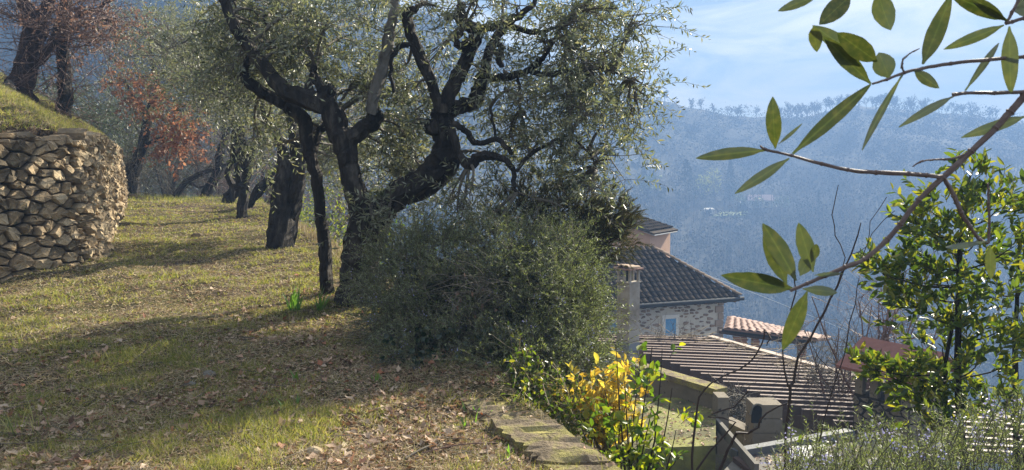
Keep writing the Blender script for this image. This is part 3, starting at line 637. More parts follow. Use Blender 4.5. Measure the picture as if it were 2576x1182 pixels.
# silvery olives beyond the wall and beyond the crest
for (u, v, dd, w_, n, lab) in ((130, 330, 24, 1.7, 46, 'hazy silver olive crown behind the dark straight trunk'), (240, 300, 27, 2.0, 60, 'hazy silver olive crown rising over the wall end'), (330, 400, 33, 1.9, 46, 'hazy silver olive low behind the oak'), (450, 440, 38, 2.4, 60, 'hazy silver olive beyond the crest of the path'), (50, 300, 26, 1.6, 30, 'hazy silver olive crown behind the thick trunk on the bank'), (600, 430, 38, 2.2, 40, 'hazy silver olive behind the twisted small olive')):
    p0 = P(u, v, dd); gz = H(p0.x, p0.y)
    t = thing('olive_tree', lab, 'tree', (p0.x, p0.y, gz), 'silver olives beyond the crest'); m = MB()
    m.tube([(p0.x, p0.y, gz-.2), (p0.x+.2, p0.y, (gz+p0.z)/2), (p0.x, p0.y, p0.z)], [.2, .16, .1], 8, .15, True, 3, 1, .03); m.build('trunk', M['bark_far'], t)
    cls = [(u+rc.gauss(0, 1)*w_*.45*F/dd, v+rc.gauss(0, 1)*w_*.32*F/dd, dd+rc.uniform(-w_, w_)*.6, .55, 16) for _ in range(n)]
    foliage(cls, t, npl=8, Lf=(.08, .13), tw=(.4, .9), mat='olive_far', Wf=.26, twmat='twig')

# trees on the bank above the wall
gA = G(52, 236); dA = gA.y
t, d, sk = tree_from('oak_tree', 'thick forked trunk with red-brown ivy stems on the bank above the wall', 52, 236,
    [[(44, 248, 46), (48, 226, 34), (55, 190, 29), (66, 150, 28), (80, 105, 30), (88, 80, 28), (84, 50, 22), (60, 10, 14), (40, -60, 10)], [(88, 90, 22), (100, 60, 18), (118, 20, 14), (150, -40, 10)],
     [(90, 158, 12, -.1), (104, 148, 12, -.1), (122, 125, 10, -.1), (136, 100, 9, -.1), (140, 70, 7), (160, 30, 5)], [(62, 180, 10, -.2), (60, 130, 9, -.25), (66, 70, 9, -.2), (64, 20, 8)]], 'bark_red')
st = MB(); limb(st, [(18, 236, 17, -.4), (22, 222, 16, -.4), (30, 212, 15, -.4)], d, 9, .1, 2); st.build('stump', M['bark_pale'], t, label='sawn pale stump at the foot')
spray(t, sk, 80, (.5, 1.6), 0, 'twig_red', .010)
cls = []; scatter([(-20, -20, 280, 60), (0, 20, 180, 80), (100, 40, 280, 100), (180, 60, 330, 180)], d-.6, 1.0, .34, 8, 24); foliage(cls, t, 'brown_leaves', 'oak', 5, (.04, .075), .5, (.2, .5), .3, 'r', sk, 'twig_red')
t, d, sk = tree_from('oak_tree', 'straight dark trunk rising from the bank beside the thick forked trunk', 160, 290,
    [[(158, 302, 22), (160, 280, 19), (161, 240, 18), (159, 200, 18), (160, 150, 17), (158, 100, 16), (160, 50, 15), (168, 0, 12), (175, -60, 10)], [(160, 70, 8), (200, 40, 6), (250, 20, 5), (300, -10, 4)], [(160, 110, 7), (190, 70, 5), (240, 50, 4), (290, 55, 3)]], 'bark')
spray(t, sk, 70, (.6, 1.8), 0, 'twig_red', .010)
cls = []; scatter([(150, -30, 330, 60), (200, 40, 330, 130), (0, -30, 150, 30)], d, 1.0, .34, 8, 18); foliage(cls, t, 'brown_leaves', 'oak', 5, (.04, .075), .5, (.2, .5), .3, 'r', sk, 'twig_red')

# ------------------------------------------------------------------ bushes by the main olive
def needles(S, D, L, K, nl, nw, mat, name, parent, droop=.15, bend=.3, spread=1.0, stem='twig', per=2):
    C = curves(S, D, L, K+1, droop, bend); T = nrm(np.gradient(C, axis=1)); b = C[:, 1:].reshape(-1, 3); t = T[:, 1:].reshape(-1, 3); ps = []
    for _ in range(per):
        sd_ = nrm(np.cross(t, rdir(len(b)))); dd = nrm(t*.75+sd_*spread); ps.append(leafgeo(b, dd, rdir(len(b)), rng.uniform(*nl, len(b)), nw, 't'))
    Vv, Ff = merge(ps); link(name, npmesh(name, Vv, Ff, M[mat]), parent)
    C = C[:, ::max(1, K//4)]; Vv, Ff = tubes(C, np.full(C.shape[:2], .002)); link('stems', npmesh('stems', Vv, Ff, M[stem]), parent, 'stuff')
    return C
def mound(n, c, rx, ry, rz, shell=.55):
    g = max(n//6, 1); d = np.repeat(rdir(g), 6, 0)[:n]; n = len(d); r = np.repeat(shell+(1-shell)*rng.random(g), 6)[:n, None]; d = nrm(d+rng.normal(size=(n, 3))*.05); r = r*(1+rng.normal(size=(n, 1))*.03)
    lump = 1+.16*np.sin(d[:, 0]*7+1)*np.cos(d[:, 2]*5)+.1*np.sin(d[:, 1]*7+d[:, 0]*4)
    return np.array(c)+d*r*lump[:, None]*np.array([rx, ry, rz]), d
rb = thing('rosemary_bush', 'huge overgrown rosemary bush spilling over the terrace edge below the old olive', 'bush', (.1, 6.1, 0))
Ss, Ds = [], []
for (u, v, d, rx, ry, rz, n) in ((1130, 800, 6.2, .62, .6, .62, 1300), (1320, 760, 6.3, .6, .7, .68, 1500), (1380, 885, 6.0, .46, .6, .48, 1000), (1240, 900, 5.9, .55, .5, .42, 800), (1020, 740, 6.5, .38, .4, .30, 420), (1110, 905, 5.65, .42, .35, .22, 620), (1300, 925, 5.45, .48, .35, .26, 760), (1440, 935, 5.6, .30, .3, .28, 460), (1010, 840, 6.2, .28, .35, .3, 420), (1090, 660, 6.7, .5, .4, .32, 800), (990, 680, 6.8, .3, .3, .28, 400), (1430, 720, 6.5, .24, .5, .5, 650), (1250, 620, 6.8, .55, .4, .3, 500), (1425, 810, 5.9, .26, .4, .5, 500)):
    c = P(u, v, d); a, b = mound(n, c, rx, ry, rz, .5); Ss.append(a); Ds.append(nrm(b+np.array([0, -.1, .45])+rng.normal(size=b.shape)*.45))
Ss = np.concatenate(Ss); Ds = np.concatenate(Ds)
needles(Ss, Ds, rng.uniform(.12, .30, len(Ss)), 13, (.018, .032), .0052, 'rosemary', 'foliage', rb, .2, .35, .9, per=2)
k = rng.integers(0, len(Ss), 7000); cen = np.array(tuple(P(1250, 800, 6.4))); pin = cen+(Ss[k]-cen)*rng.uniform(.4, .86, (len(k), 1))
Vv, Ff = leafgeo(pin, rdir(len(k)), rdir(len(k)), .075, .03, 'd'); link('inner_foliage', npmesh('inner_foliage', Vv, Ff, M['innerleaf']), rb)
k = rng.integers(0, len(Ss), 420); fl = Ss[k]+Ds[k]*.12; fl = fl[(fl[:, 2] < .9)]
fl = np.repeat(fl, 6, 0)+rng.normal(size=(len(fl)*6, 3))*.018; Vv, Ff = leafgeo(fl, rdir(len(fl)), rdir(len(fl)), rng.uniform(.008, .016, len(fl)), .010, 'd'); link('flowers', npmesh('flowers', Vv, Ff, M['flower']), rb)
m = MB(); base = Vector((-.2, 6.3, .15))
for i in range(46):
    e = Vector(Ss[random.randrange(len(Ss))]); mid = (base+e)/2+Vector((random.uniform(-.2, .2), random.uniform(-.2, .2), random.uniform(-.2, .1))); m.tube([base+Vector((random.uniform(-.3, .5), random.uniform(-.3, .3), -.1)), mid, e], [.018, .011, .004], 5, .1, True, 4, i, .01)
m.build('branches', M['bark'], rb)
spray(rb, Ss, 170, (.18, .45), .1, 'twig', .0035, 'bare_twigs', up=.4, sec=3)
# ivy in its shaded skirt
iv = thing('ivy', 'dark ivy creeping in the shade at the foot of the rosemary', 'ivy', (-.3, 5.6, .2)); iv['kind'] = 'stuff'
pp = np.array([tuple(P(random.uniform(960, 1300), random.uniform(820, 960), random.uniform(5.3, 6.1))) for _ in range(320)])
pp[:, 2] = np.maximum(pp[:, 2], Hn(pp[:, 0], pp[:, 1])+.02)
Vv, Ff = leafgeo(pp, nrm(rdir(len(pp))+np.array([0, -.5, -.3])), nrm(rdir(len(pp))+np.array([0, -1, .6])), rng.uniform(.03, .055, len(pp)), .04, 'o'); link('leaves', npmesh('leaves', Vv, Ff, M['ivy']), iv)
# dry brush pile in it
br = thing('brush_pile', 'tangle of dry bare brown twigs caught on the rosemary bush', 'brush', tuple(P(1200, 740, 5.7)))
n = 90; S = np.array([tuple(P(random.uniform(1130, 1250), random.uniform(690, 790), random.uniform(5.5, 5.9))) for _ in range(n)]); C = curves(S, nrm(rdir(n)*np.array([1, .6, .5])), rng.uniform(.1, .35, n), 6, .2, .5)
Vv, Ff = tubes(C, np.linspace(.0035, .0015, 6)[None].repeat(n, 0), 4); link('dry_twigs', npmesh('dry_twigs', Vv, Ff, M['twig']), br)
dl = S[:14]; Vv, Ff = leafgeo(dl, rdir(14), rdir(14), .05, .03, 'r'); link('dry_leaves', npmesh('dry_leaves', Vv, Ff, M['oak']), br)
# tree heather behind
hb_ = thing('heather_bush', 'tall brown-tipped tree heather rising behind the rosemary against the valley', 'bush', tuple(P(1430, 640, 7.6)))
Ss, Ds = [], []
for (u, v, d, rx, ry, rz, n, dv) in ((1400, 560, 7.6, .6, .4, .45, 900, (.25, 0, .9)), (1510, 570, 7.5, .36, .35, .36, 750, (.6, 0, .7)), (1300, 530, 7.8, .5, .4, .42, 560, (.15, 0, .95)), (1545, 565, 7.4, .13, .2, .22, 130, (.7, 0, .7)), (1470, 480, 7.7, .3, .3, .2, 110, (.5, 0, .8)), (1480, 640, 7.3, .32, .3, .2, 200, (.7, 0, .4))):
    a, b = mound(n, P(u, v, d), rx, ry, rz, .3); Ss.append(a); Ds.append(nrm(b*.6+np.array(dv)+rng.normal(size=b.shape)*.5))
Ss = np.concatenate(Ss); Ds = np.concatenate(Ds)
needles(Ss, Ds, rng.uniform(.07, .17, len(Ss)), 13, (.012, .024), .0042, 'heather', 'foliage', hb_, .1, .25, .9, 'twig_dark', 6)
m = MB(); base = P(1400, 760, 7.7)
for i in range(42):
    e = Vector(Ss[random.randrange(len(Ss))]); mid = base*.45+e*.55+Vector((random.uniform(-.1, .1), 0, random.uniform(-.1, .05))); m.tube([base+Vector((random.uniform(-.4, .3), random.uniform(-.2, .2), 0)), mid, e], [.014, .009, .003], 5, .1, True, 4, i, .01)
m.tube([base, base-Vector((0, 0, 2.2))], [.05, .07], 7, .1); m.build('branches', M['twig_dark'], hb_)

# undergrowth along the terrace edge behind the olives
ug = thing('undergrowth', 'loose green scrub and dry stalks growing just over the terrace edge behind the trunks', 'undergrowth', (-2.5, 10, 0)); ug['kind'] = 'stuff'
S = []
for _ in range(1700):
    y = random.uniform(7.5, 19); x = float(np.interp(y, EY, EX))+random.uniform(-.05, 1.3); S.append((x, y, H(x, y)+random.random()**1.5*.95))
S = np.array(S); D = nrm(rdir(len(S))*.7+np.array([0, 0, 1])); C = curves(S, D, rng.uniform(.15, .5, len(S)), 7, .2, .3)
b = C[:, 1:].reshape(-1, 3); Vv, Ff = leafgeo(b, nrm(rdir(len(b))+np.array([0, 0, .3])), rdir(len(b)), rng.uniform(.04, .08, len(b)), .02, 'd'); link('leaves', npmesh('leaves', Vv, Ff, M['shrub']), ug)
Vv, Ff = tubes(C, np.full(C.shape[:2], .002)); link('stalks', npmesh('stalks', Vv, Ff, M['twig']), ug)

# ------------------------------------------------------------------ leafy shrubs with single leaves
def leaf_mesh(name, L, W, mat, curl=.08):
    b = np.array([[0., 0, 0]]); Vv, Ff = leafgeo(b, np.array([[0., 1, 0]]), np.array([[0., 0, 1]]), np.array([L]), np.array([W]), 'o', curl); return npmesh(name, Vv, Ff, mat)
def frame(d, n):
    d = Vector(d).normalized(); n = Vector(n); s = d.cross(n).normalized(); n = s.cross(d); return Matrix((s, d, n)).transposed().to_4x4()
def leafy(t, S, D, L, K, size, wid, mat, stem, maxn=297, droop=.2, name='leaf', spread=.9, nup=.6, rstem=.0022):
    C = curves(S, D, L, K+1, droop, .3); T = nrm(np.gradient(C, axis=1)); b = C[:, 1:]; tt = T[:, 1:]; n = len(S)
    Vv, Ff = tubes(C, np.linspace(rstem, rstem*.5, K+1)[None].repeat(n, 0), 4); link('twigs', npmesh('twigs', Vv, Ff, M[stem]), t, 'stuff')
    b = b.reshape(-1, 3); tt = tt.reshape(-1, 3); sd_ = nrm(np.cross(tt, rdir(len(b)))); dd = nrm(tt*.8+sd_*spread); nn = nrm(rdir(len(b))*.8+np.array([0, 0, nup])); Ls = rng.uniform(size*.6, size*1.15, len(b))
    dist = np.linalg.norm(b-np.array([0, 0, 1.6]), axis=1)/Ls; vis = np.abs(b[:, 0]/np.maximum(b[:, 1], .1)) < .67
    order = np.argsort(dist+(~vis)*1e3+rng.random(len(b))*dist*.25)
    me = leaf_mesh(name, 1.0, wid, M[mat])
    for i in order[:maxn]:
        o = bpy.data.objects.new(name, me); COL.objects.link(o); o.parent = t; o.matrix_parent_inverse = Matrix.Translation(-t.location)
        o.matrix_basis = Matrix.Translation(b[i])@frame(dd[i], nn[i])@Matrix.Diagonal((Ls[i],)*3+(1,))
    r = order[maxn:]
    if len(r): Vv, Ff = leafgeo(b[r], dd[r], nn[r], Ls[r], Ls[r]*wid, 'o', .08); link('foliage', npmesh('foliage', Vv, Ff, M[mat]), t, kind='stuff')
# bay tree on the slope
DB = 6.0
tb_ = thing('bay_tree', 'young bay laurel with glossy green leaves growing in front of the stone chimney', 'tree', tuple(P(2425, 1120, DB)))
m = MB(); q = [limb(m, [(2420, 1300, 13), (2424, 1180, 11), (2412, 1050, 9), (2408, 900, 8), (2410, 760, 7), (2412, 640, 6), (2425, 540, 4), (2440, 440, 2)], DB, 8, .06, 2, .004)[0]]
q.append(limb(m, [(2400, 1180, 7, .1), (2378, 1020, 6, .1), (2380, 900, 5, .1), (2395, 820, 4, .1)], DB, 7, .06, 2, .004)[0])
q.append(limb(m, [(2560, 1250, 9, .3), (2555, 1000, 7, .3), (2552, 830, 6, .3), (2560, 700, 4, .3), (2565, 560, 3, .3)], DB, 7, .06, 2, .004)[0])
SKb = skelof(q)
bc = [(2440, 450, .10), (2330, 520, .12), (2420, 540, .2), (2520, 520, .2), (2300, 555, .12), (2460, 600, .24), (2550, 620, .24), (2360, 600, .16), (2310, 640, .08), (2220, 690, .06), (2190, 672, .06), (2290, 720, .13), (2380, 700, .18), (2480, 720, .24), (2570, 720, .2), (2260, 700, .1), (2330, 790, .17), (2420, 810, .22), (2520, 830, .25), (2370, 870, .18), (2470, 900, .24), (2570, 900, .22), (2300, 950, .1), (2360, 940, .15), (2220, 940, .08), (2180, 925, .06), (2260, 960, .1), (2340, 1000, .12), (2430, 990, .2), (2520, 1000, .22), (2300, 1010, .09), (2560, 1060, .2), (2380, 1060, .12), (2290, 760, .09)]
S, D = [], []
for u, v, r_ in bc:
    c = np.array(P(u, v, DB+random.uniform(-.25, .25))); k = np.argmin(np.linalg.norm(SKb-c-np.array([0, 0, -.15]), axis=1)); s0 = SKb[k]; mid = (s0+c)/2+np.array([0, 0, -.04])
    m.tube([Vector(s0), Vector(mid), Vector(c)], [.008, .006, .003], 5, 0, True, 3, 1, .004)
    nn_ = int(7+r_*105); off = rng.normal(size=(nn_, 3))*r_*.55; S.append(c+off); D.append(nrm(off+nrm((c-s0)[None])*r_*.9+np.array([0, 0, r_*.9])))
for q_ in q:
    b_ = Vector(q_[0]); m.tube([b_, Vector((b_.x+.03, b_.y, H(b_.x, b_.y)-.1))], [.035, .045], 8, .06)
m.build('trunk', M['bark'], tb_)
S = np.concatenate(S); D = np.concatenate(D)
leafy(tb_, S, D, rng.uniform(.07, .16, len(S)), 6, .094, .38, 'bay', 'twig', 297, 0, spread=.75)
# yellow-green shrub by the curb
def shrub(name, label, base, d, tips, size, wid, mat, K, L, n_per, stem='twig_dark', jitter=.1, spread=.9, cat='shrub', rad0=.008):
    t = thing(name, label, cat, tuple(base)); m = MB(); S, D = [], []
    for (u, v, dz) in tips:
        e = P(u, v, d+dz); mid = (Vector(base)+e)/2+Vector((random.uniform(-.06, .06), random.uniform(-.06, .06), 0)); m.tube([base, mid, e], [rad0, rad0*.7, rad0*.3], 6, .05, True, 4, 1, .005)
        for _ in range(n_per):
            k = random.random()**.7; s = (Vector(base)*(1-k)**2+mid*2*k*(1-k)+e*k*k); S.append(tuple(s+Vector((random.gauss(0, jitter), random.gauss(0, jitter), random.gauss(0, jitter*.6)))*k)); D.append((random.gauss(0, .6), random.gauss(0, .6), .8))
    m.tube([Vector(base), Vector((base[0]+.03, base[1], H(base[0], base[1])-.1))], [rad0*1.6, rad0*2], 6, .05); m.build('stems', M[stem], t); leafy(t, np.array(S), nrm(np.array(D)), rng.uniform(*L, len(S)), K, size, wid, mat, stem, 297, .05, spread=spread); return t
b0 = P(1590, 1330, 4.6)
shrub('privet_shrub', 'evergreen shrub with bright yellow-green leaves beside the mossy curb', b0, 4.6,
      [(1548, 865, 0), (1610, 905, .1), (1640, 870, .1), (1690, 975, 0), (1570, 960, -.1), (1520, 980, .1), (1480, 1080, 0), (1700, 1080, .1), (1560, 1050, -.1), (1640, 1020, 0), (1600, 1100, -.1), (1530, 1130, -.1), (1660, 1120, 0), (1700, 1160, 0), (1450, 1050, .2), (1665, 880, .05)], .07, .55, 'shrub', 4, (.05, .11), 9, jitter=.07)
b1 = P(1520, 1150, 5.05)
shrub('yellow_shrub', 'small shrub covered in bright yellow autumn leaves behind the green shrub', b1, 5.05,
      [(1450, 940, 0), (1500, 945, 0), (1540, 960, .1), (1580, 980, 0), (1470, 1000, -.1), (1530, 1020, 0), (1590, 1050, .1), (1480, 1040, 0), (1560, 1090, 0), (1600, 940, .2)], .07, .48, 'yellow', 5, (.08, .16), 14, 'twig', .08)
b2 = P(2255, 1330, 3.9)
shrub('wilted_shrub', 'thin shrub of wilting yellow-green leaves and pale flower heads before the chimney', b2, 3.9,
      [(2180, 1050, 0), (2230, 1100, 0), (2110, 1060, .2), (2060, 1150, .1), (2140, 1140, 0), (2290, 1150, 0), (2200, 1130, .1), (2020, 1090, .2)], .048, .42, 'shrub', 4, (.04, .08), 5, 'twig', .06)
for (u, v) in ((2180, 1062), (2196, 1074), (2168, 1070)):
    pass
# rosemary with violet flowers along the bottom
rl = thing('flowering_rosemary', 'row of rosemary sprigs with violet flowers at the bottom below the bay tree', 'bush', (1.5, 3.2, -.5))
S, D, Fl = [], [], []
for _ in range(620):
    u = random.uniform(1960, 2640); top = np.interp(u, [1960, 2040, 2150, 2250, 2350, 2450, 2640], [1190, 1125, 1115, 1125, 1090, 1050, 1000]); v = random.uniform(top+30, 1290); d = random.uniform(2.9, 3.9)
    S.append(tuple(P(u, v, d))); D.append((random.gauss(0, .35), random.gauss(0, .35), 1))
S = np.array(S); D = nrm(np.array(D)); Ln = rng.uniform(.10, .24, len(S))
C = needles(S, D, Ln, 18, (.014, .026), .0032, 'rosemary', 'foliage', rl, 0, .25, .9, per=3)
k = rng.integers(0, len(S), 150); fl = C[k, -2]; fl = np.repeat(fl, 9, 0)+rng.normal(size=(len(fl)*9, 3))*.014; Vv, Ff = leafgeo(fl, rdir(len(fl)), rdir(len(fl)), rng.uniform(.008, .015, len(fl)), .009, 'd'); link('flowers', npmesh('flowers', Vv, Ff, M['flower']), rl)
m = MB()
for i in range(26):
    e = Vector(S[random.randrange(len(S))]); b_ = Vector((e.x*.9+.2, e.y, H(e.x, e.y))); m.tube([b_, (b_+e)/2+Vector((.05, 0, 0)), e], [.012, .008, .004], 5, .1, True, 3, i, .01)
m.build('branches', M['bark'], rl)
# creeping plants tumbling over the curb
cr = thing('creeper', 'small-leaved creeper and dry stems tumbling over the curb below the rosemary', 'creeper', tuple(P(1400, 1000, 5.0))); cr['kind'] = 'stuff'
S = []
for _ in range(260):
    u = random.uniform(1290, 1470); v = np.interp(u, [1290, 1400, 1560], [930, 1000, 1130])+random.uniform(-40, 90)-(1560-u)*.05; S.append(tuple(P(u, v, random.uniform(4.7, 5.4))))
S = np.array(S); S[:, 2] = np.maximum(S[:, 2], Hn(S[:, 0], S[:, 1])+.02); C = curves(S, nrm(rdir(len(S))+np.array([.2, -.2, .4])), rng.uniform(.1, .25, len(S)), 6, .3, .4); b = C[:, 1:].reshape(-1, 3)
Vv, Ff = leafgeo(b, rdir(len(b)), nrm(rdir(len(b))+np.array([0, 0, .7])), rng.uniform(.025, .045, len(b)), .022, 'o'); link('leaves', npmesh('leaves', Vv, Ff, M['bay']), cr)
Vv, Ff = tubes(C, np.full(C.shape[:2], .002)); link('stems', npmesh('stems', Vv, Ff, M['straw']), cr)

# bare dark saplings in the foreground
def sapling(label, d, lines, mat='twig_dark', name='bare_sapling'):
    t = thing(name, label, 'sapling', tuple(P(lines[0][0][0], lines[0][0][1], d)), 'bare saplings on the slope'); m = MB()
    for l in lines: limb(m, [(a, b, max(c*.62, .9)) for a, b, c in l], d, 6, .08, 2, .006)
    for l in lines[:1]+lines[2:3]:
        if l[0][1] < 1100: continue
        b_ = P(l[0][0], l[0][1], d); m.tube([b_, Vector((b_.x+.03, b_.y, H(b_.x, b_.y)-.1))], [l[0][2]*.62*d/F, l[0][2]*.8*d/F], 6, .06)
    m.build('stem', M[mat], t); return t
sapling('dark bare sapling forking upward in front of the slatted pergola', 3.4,
        [[(1968, 1260, 6), (1973, 1182, 6), (1978, 1080, 6), (1985, 990, 6), (1995, 960, 6), (2008, 900, 5), (2040, 850, 5), (2075, 780, 5), (2105, 720, 4), (2140, 640, 3), (2165, 560, 2)],
         [(1988, 985, 4), (1975, 930, 4), (1968, 880, 3), (1985, 820, 3), (2000, 730, 3), (1996, 680, 2)],
         [(2105, 720, 2), (2125, 650, 2), (2100, 590, 2), (2095, 540, 2), (2108, 465, 1.5)], [(2140, 640, 1.5), (2180, 620, 1.5), (2190, 560, 1.5), (2230, 495, 1)],
         [(2165, 655, 1.5), (2195, 590, 1.5), (2250, 530, 1)]])
sapling('knobbly dark bare branch reaching left below the pergola', 3.6,
        [[(1800, 1260, 7), (1812, 1180, 7), (1830, 1130, 6), (1845, 1105, 6), (1850, 1090, 6), (1880, 1090, 5), (1905, 1075, 5), (1925, 1040, 4), (1990, 1010, 3)],
         [(1752, 1182, 5), (1790, 1130, 4), (1850, 1060, 4), (1780, 1050, 4), (1845, 1020, 3), (1880, 985, 3)], [(1740, 1150, 5), (1752, 1050, 5), (1760, 1000, 4), (1790, 960, 3), (1860, 930, 3), (1893, 900, 3), (1912, 870, 3), (1925, 828, 3), (1935, 850, 3), (1928, 870, 2)]])
sapling('thin bare shoot standing right of the dark forking sapling', 3.5,
        [[(2040, 1220, 3), (2075, 1050, 3), (2110, 930, 2.5), (2130, 860, 2.5), (2150, 760, 2), (2160, 700, 1.5)], [(2110, 940, 1.5), (2060, 900, 1.5), (2030, 830, 1.2)]])
for k, (u, v, n, lab) in enumerate(((2230, 960, 16, 'bare reddish shrub rising behind the stone chimney'), (2130, 960, 9, 'sparse bare shrub in front of the tiled loggia'), (1700, 850, 8, 'bare twiggy climber in front of the blue shutter'), (2010, 960, 8, 'low bare shrub hiding the brick pillar of the loggia'))):
    d = (15, 15.5, 21, 16.5)[k]; b_ = P(u, v+60, d); t = thing('bare_shrub', lab, 'shrub', tuple(b_), 'bare shrubs on the slope'); m = MB(); qs = []
    hh = (2.9, 1.7, 1.0, 1.3)[k]
    for i in range(n):
        a = random.gauss(.15, .22); q = [b_+Vector((random.uniform(-.7, .7), random.uniform(-.3, .3), -.3)), None, None]
        e = q[0]+Vector((math.sin(a)*hh, random.uniform(-.3, .3), hh*random.uniform(.6, 1.1))); q[2] = e; q[1] = (q[0]+e)/2+Vector((random.uniform(-.15, .15), 0, .1)); m.tube(q, [.026, .018, .008], 5, 0, True, 4, i, .015); qs.append(q)
    m.tube([b_+Vector((0, 0, -.3)), Vector((b_.x, b_.y, H(b_.x, b_.y)-.1))], [.05, .06], 6, .1)
    m.build('stems', M['twig_red' if k != 2 else 'twig'], t); spray(t, skelof(qs), n*12, (.35, .95), 0, 'twig_red' if k == 0 else 'twig', .008, up=.6, sec=3)

# ------------------------------------------------------------------ the stone house
E0 = P(1862, 747, 33.3); ev = Vector((-.93, -.363, 0)); nb_ = Vector((-.363, .93, 0)); UPV = Vector((0, 0, 1))
hs = thing('stone_house', 'stone house with dark tiled roof and blue shutters below the terrace', 'house', (6, 34, -8))
ZE = E0.z
def hp(s, o, z): return Vector((E0.x, E0.y, 0))+ev*s+nb_*o+UPV*z
WR = .55; wo = .5  # wall starts this far from the roof corner, set back under the eave
WL = 9.5; ZB = ZE-6.5
wl = MB(); wl.box(hp((WR+WL)/2, wo+2.5, (ZB+ZE-.02)/2), ev*(WL-WR)/2, nb_*2.5, UPV*(ZE-.02-ZB)/2); wl.build('wall', M['mortar'], hs)
# roof slope
T0 = P(1635, 622, 34.9); rise = T0.z-ZE; run = (Vector((T0.x, T0.y, 0))-Vector((E0.x, E0.y, 0))).dot(nb_); hipk = (Vector((T0.x, T0.y, 0))-Vector((E0.x, E0.y, 0))).dot(ev)/run
def rp_(s, q, lift=0): return hp(s, q*run, ZE+rise*q+lift)
RL = 10.0
rf = MB(); rf.v = [tuple(rp_(0, 0)), tuple(rp_(RL, 0)), tuple(rp_(RL, 1)), tuple(rp_(hipk*run, 1)), tuple(rp_(0, 0, -.12)), tuple(rp_(RL, 0, -.12)), tuple(rp_(RL, 1, -.12)), tuple(rp_(hipk*run, 1, -.12))]
rf.f = [(0, 1, 2, 3), (7, 6, 5, 4), (0, 4, 5, 1), (3, 7, 4, 0), (2, 6, 7, 3)]; roof = rf.build('roof', M['tile_pan'], hs)
rb2 = MB(); back = hp(hipk*run, run+3.2, ZE); rb2.v = [tuple(rp_(0, 0)), tuple(rp_(hipk*run, 1)), tuple(hp(hipk*run+2, run*2, ZE)), tuple(hp(0, run*2, ZE))]; rb2.f = [(0, 1, 2), (0, 2, 3)]; rb2.build('hip_slope', M['tile_dark'], hs)
slope = math.hypot(run, rise)
tl = MB(); n_ = 7; Lt = .46; W0, W1 = .085, .105
for k, (y, w__) in enumerate(((0, W1), (Lt, W0))):
    for i in range(n_): a = math.pi*i/(n_-1); tl.v.append((math.cos(a)*w__, y, math.sin(a)*w__*.85+(.028 if k == 0 else 0)))
for k, (y, w__) in enumerate(((0, W1-.016),)):
    for i in range(n_): a = math.pi*i/(n_-1); tl.v.append((math.cos(a)*w__, y, math.sin(a)*w__*.8+.02))
tl.f = [(i, i+1, n_+i+1, n_+i) for i in range(n_-1)]+[(i, 2*n_+i, 2*n_+i+1, i+1) for i in range(n_-1)]
tme = tl.mesh('tile', M['tile_dark'])
def place(name, me, parent, loc, X, Y, Z, s=(1, 1, 1)):
    o = bpy.data.objects.new(name, me); COL.objects.link(o); o.parent = parent
    pl = parent.location if parent.type == 'EMPTY' else Vector(); o.matrix_parent_inverse = Matrix.Translation(-pl)
    o.matrix_basis = Matrix.Translation(loc)@Matrix((X, Y, Z)).transposed().to_4x4()@Matrix.Diagonal((*s, 1)); return o
upd = (rp_(0, 1)-rp_(0, 0)).normalized(); nrmv = ev.cross(upd).normalized()
if nrmv.z < 0: nrmv = -nrmv
pitch = .285; nrow = 12; extra = MB(); cnt = 0
for c_ in range(30):
    for r_ in range(nrow):
        s = .16+c_*pitch; q = (r_*slope/nrow)/slope
        if s > RL-.2 or s < hipk*run*q+.05: continue
        jt = random.uniform(-.012, .012); p0 = rp_(s+jt, q)+nrmv*.0
        if cnt < 298: place('tile', tme, roof, p0, -ev, upd, nrmv, (1.12, random.uniform(.95, 1.03)*slope/nrow/.38, 1)); cnt += 1
        else:
            for f in tl.f: pass
            mm_ = Matrix.Translation(p0)@Matrix((-ev, upd, nrmv)).transposed().to_4x4()@Matrix.Diagonal((1.12, slope/nrow/.38, 1, 1)); n0 = len(extra.v); extra.v += [tuple(mm_@Vector(v)) for v in tl.v]; extra.f += [tuple(a+n0 for a in f) for f in tl.f]
if extra.v: extra.build('roof_tiles', M['tile_dark'], hs, kind='stuff')
hipd = (rp_(hipk*run, 1)-rp_(0, 0)); hl_ = hipd.length; hd = hipd.normalized(); hx = hd.cross(UPV).normalized(); hzv = hx.cross(hd)
hme = tl.mesh('hip_tile', M['tile_pink']); hme.materials[0] = surf('hip tile clay', [(.12, .085, .06), (.28, .20, .14), (.42, .33, .2)], 6, 6, .85, .3, island=.5)
for i in range(int(hl_/.30)): place('hip_tile', hme, roof, rp_(0, 0)+hd*(i*.30)+hzv*.06, hx, hd, hzv, (1.15, .85, 1))
gt = MB(); gt.tube([hp(-.08, -.10, ZE-.05), hp(RL, -.10, ZE-.05)], [.085, .085], 10, 0); gt.box(hp(RL/2, .10, ZE-.12), ev*RL/2, nb_*.05, UPV*.08); gt.build('gutter', M['gutter'], hs)
rft = MB()
for i in range(20): rft.box(hp(.3+i*.5, .22, ZE-.16), ev*.05, nb_*.26, UPV*.05)
rft.build('rafter_ends', M['wood'], hs)
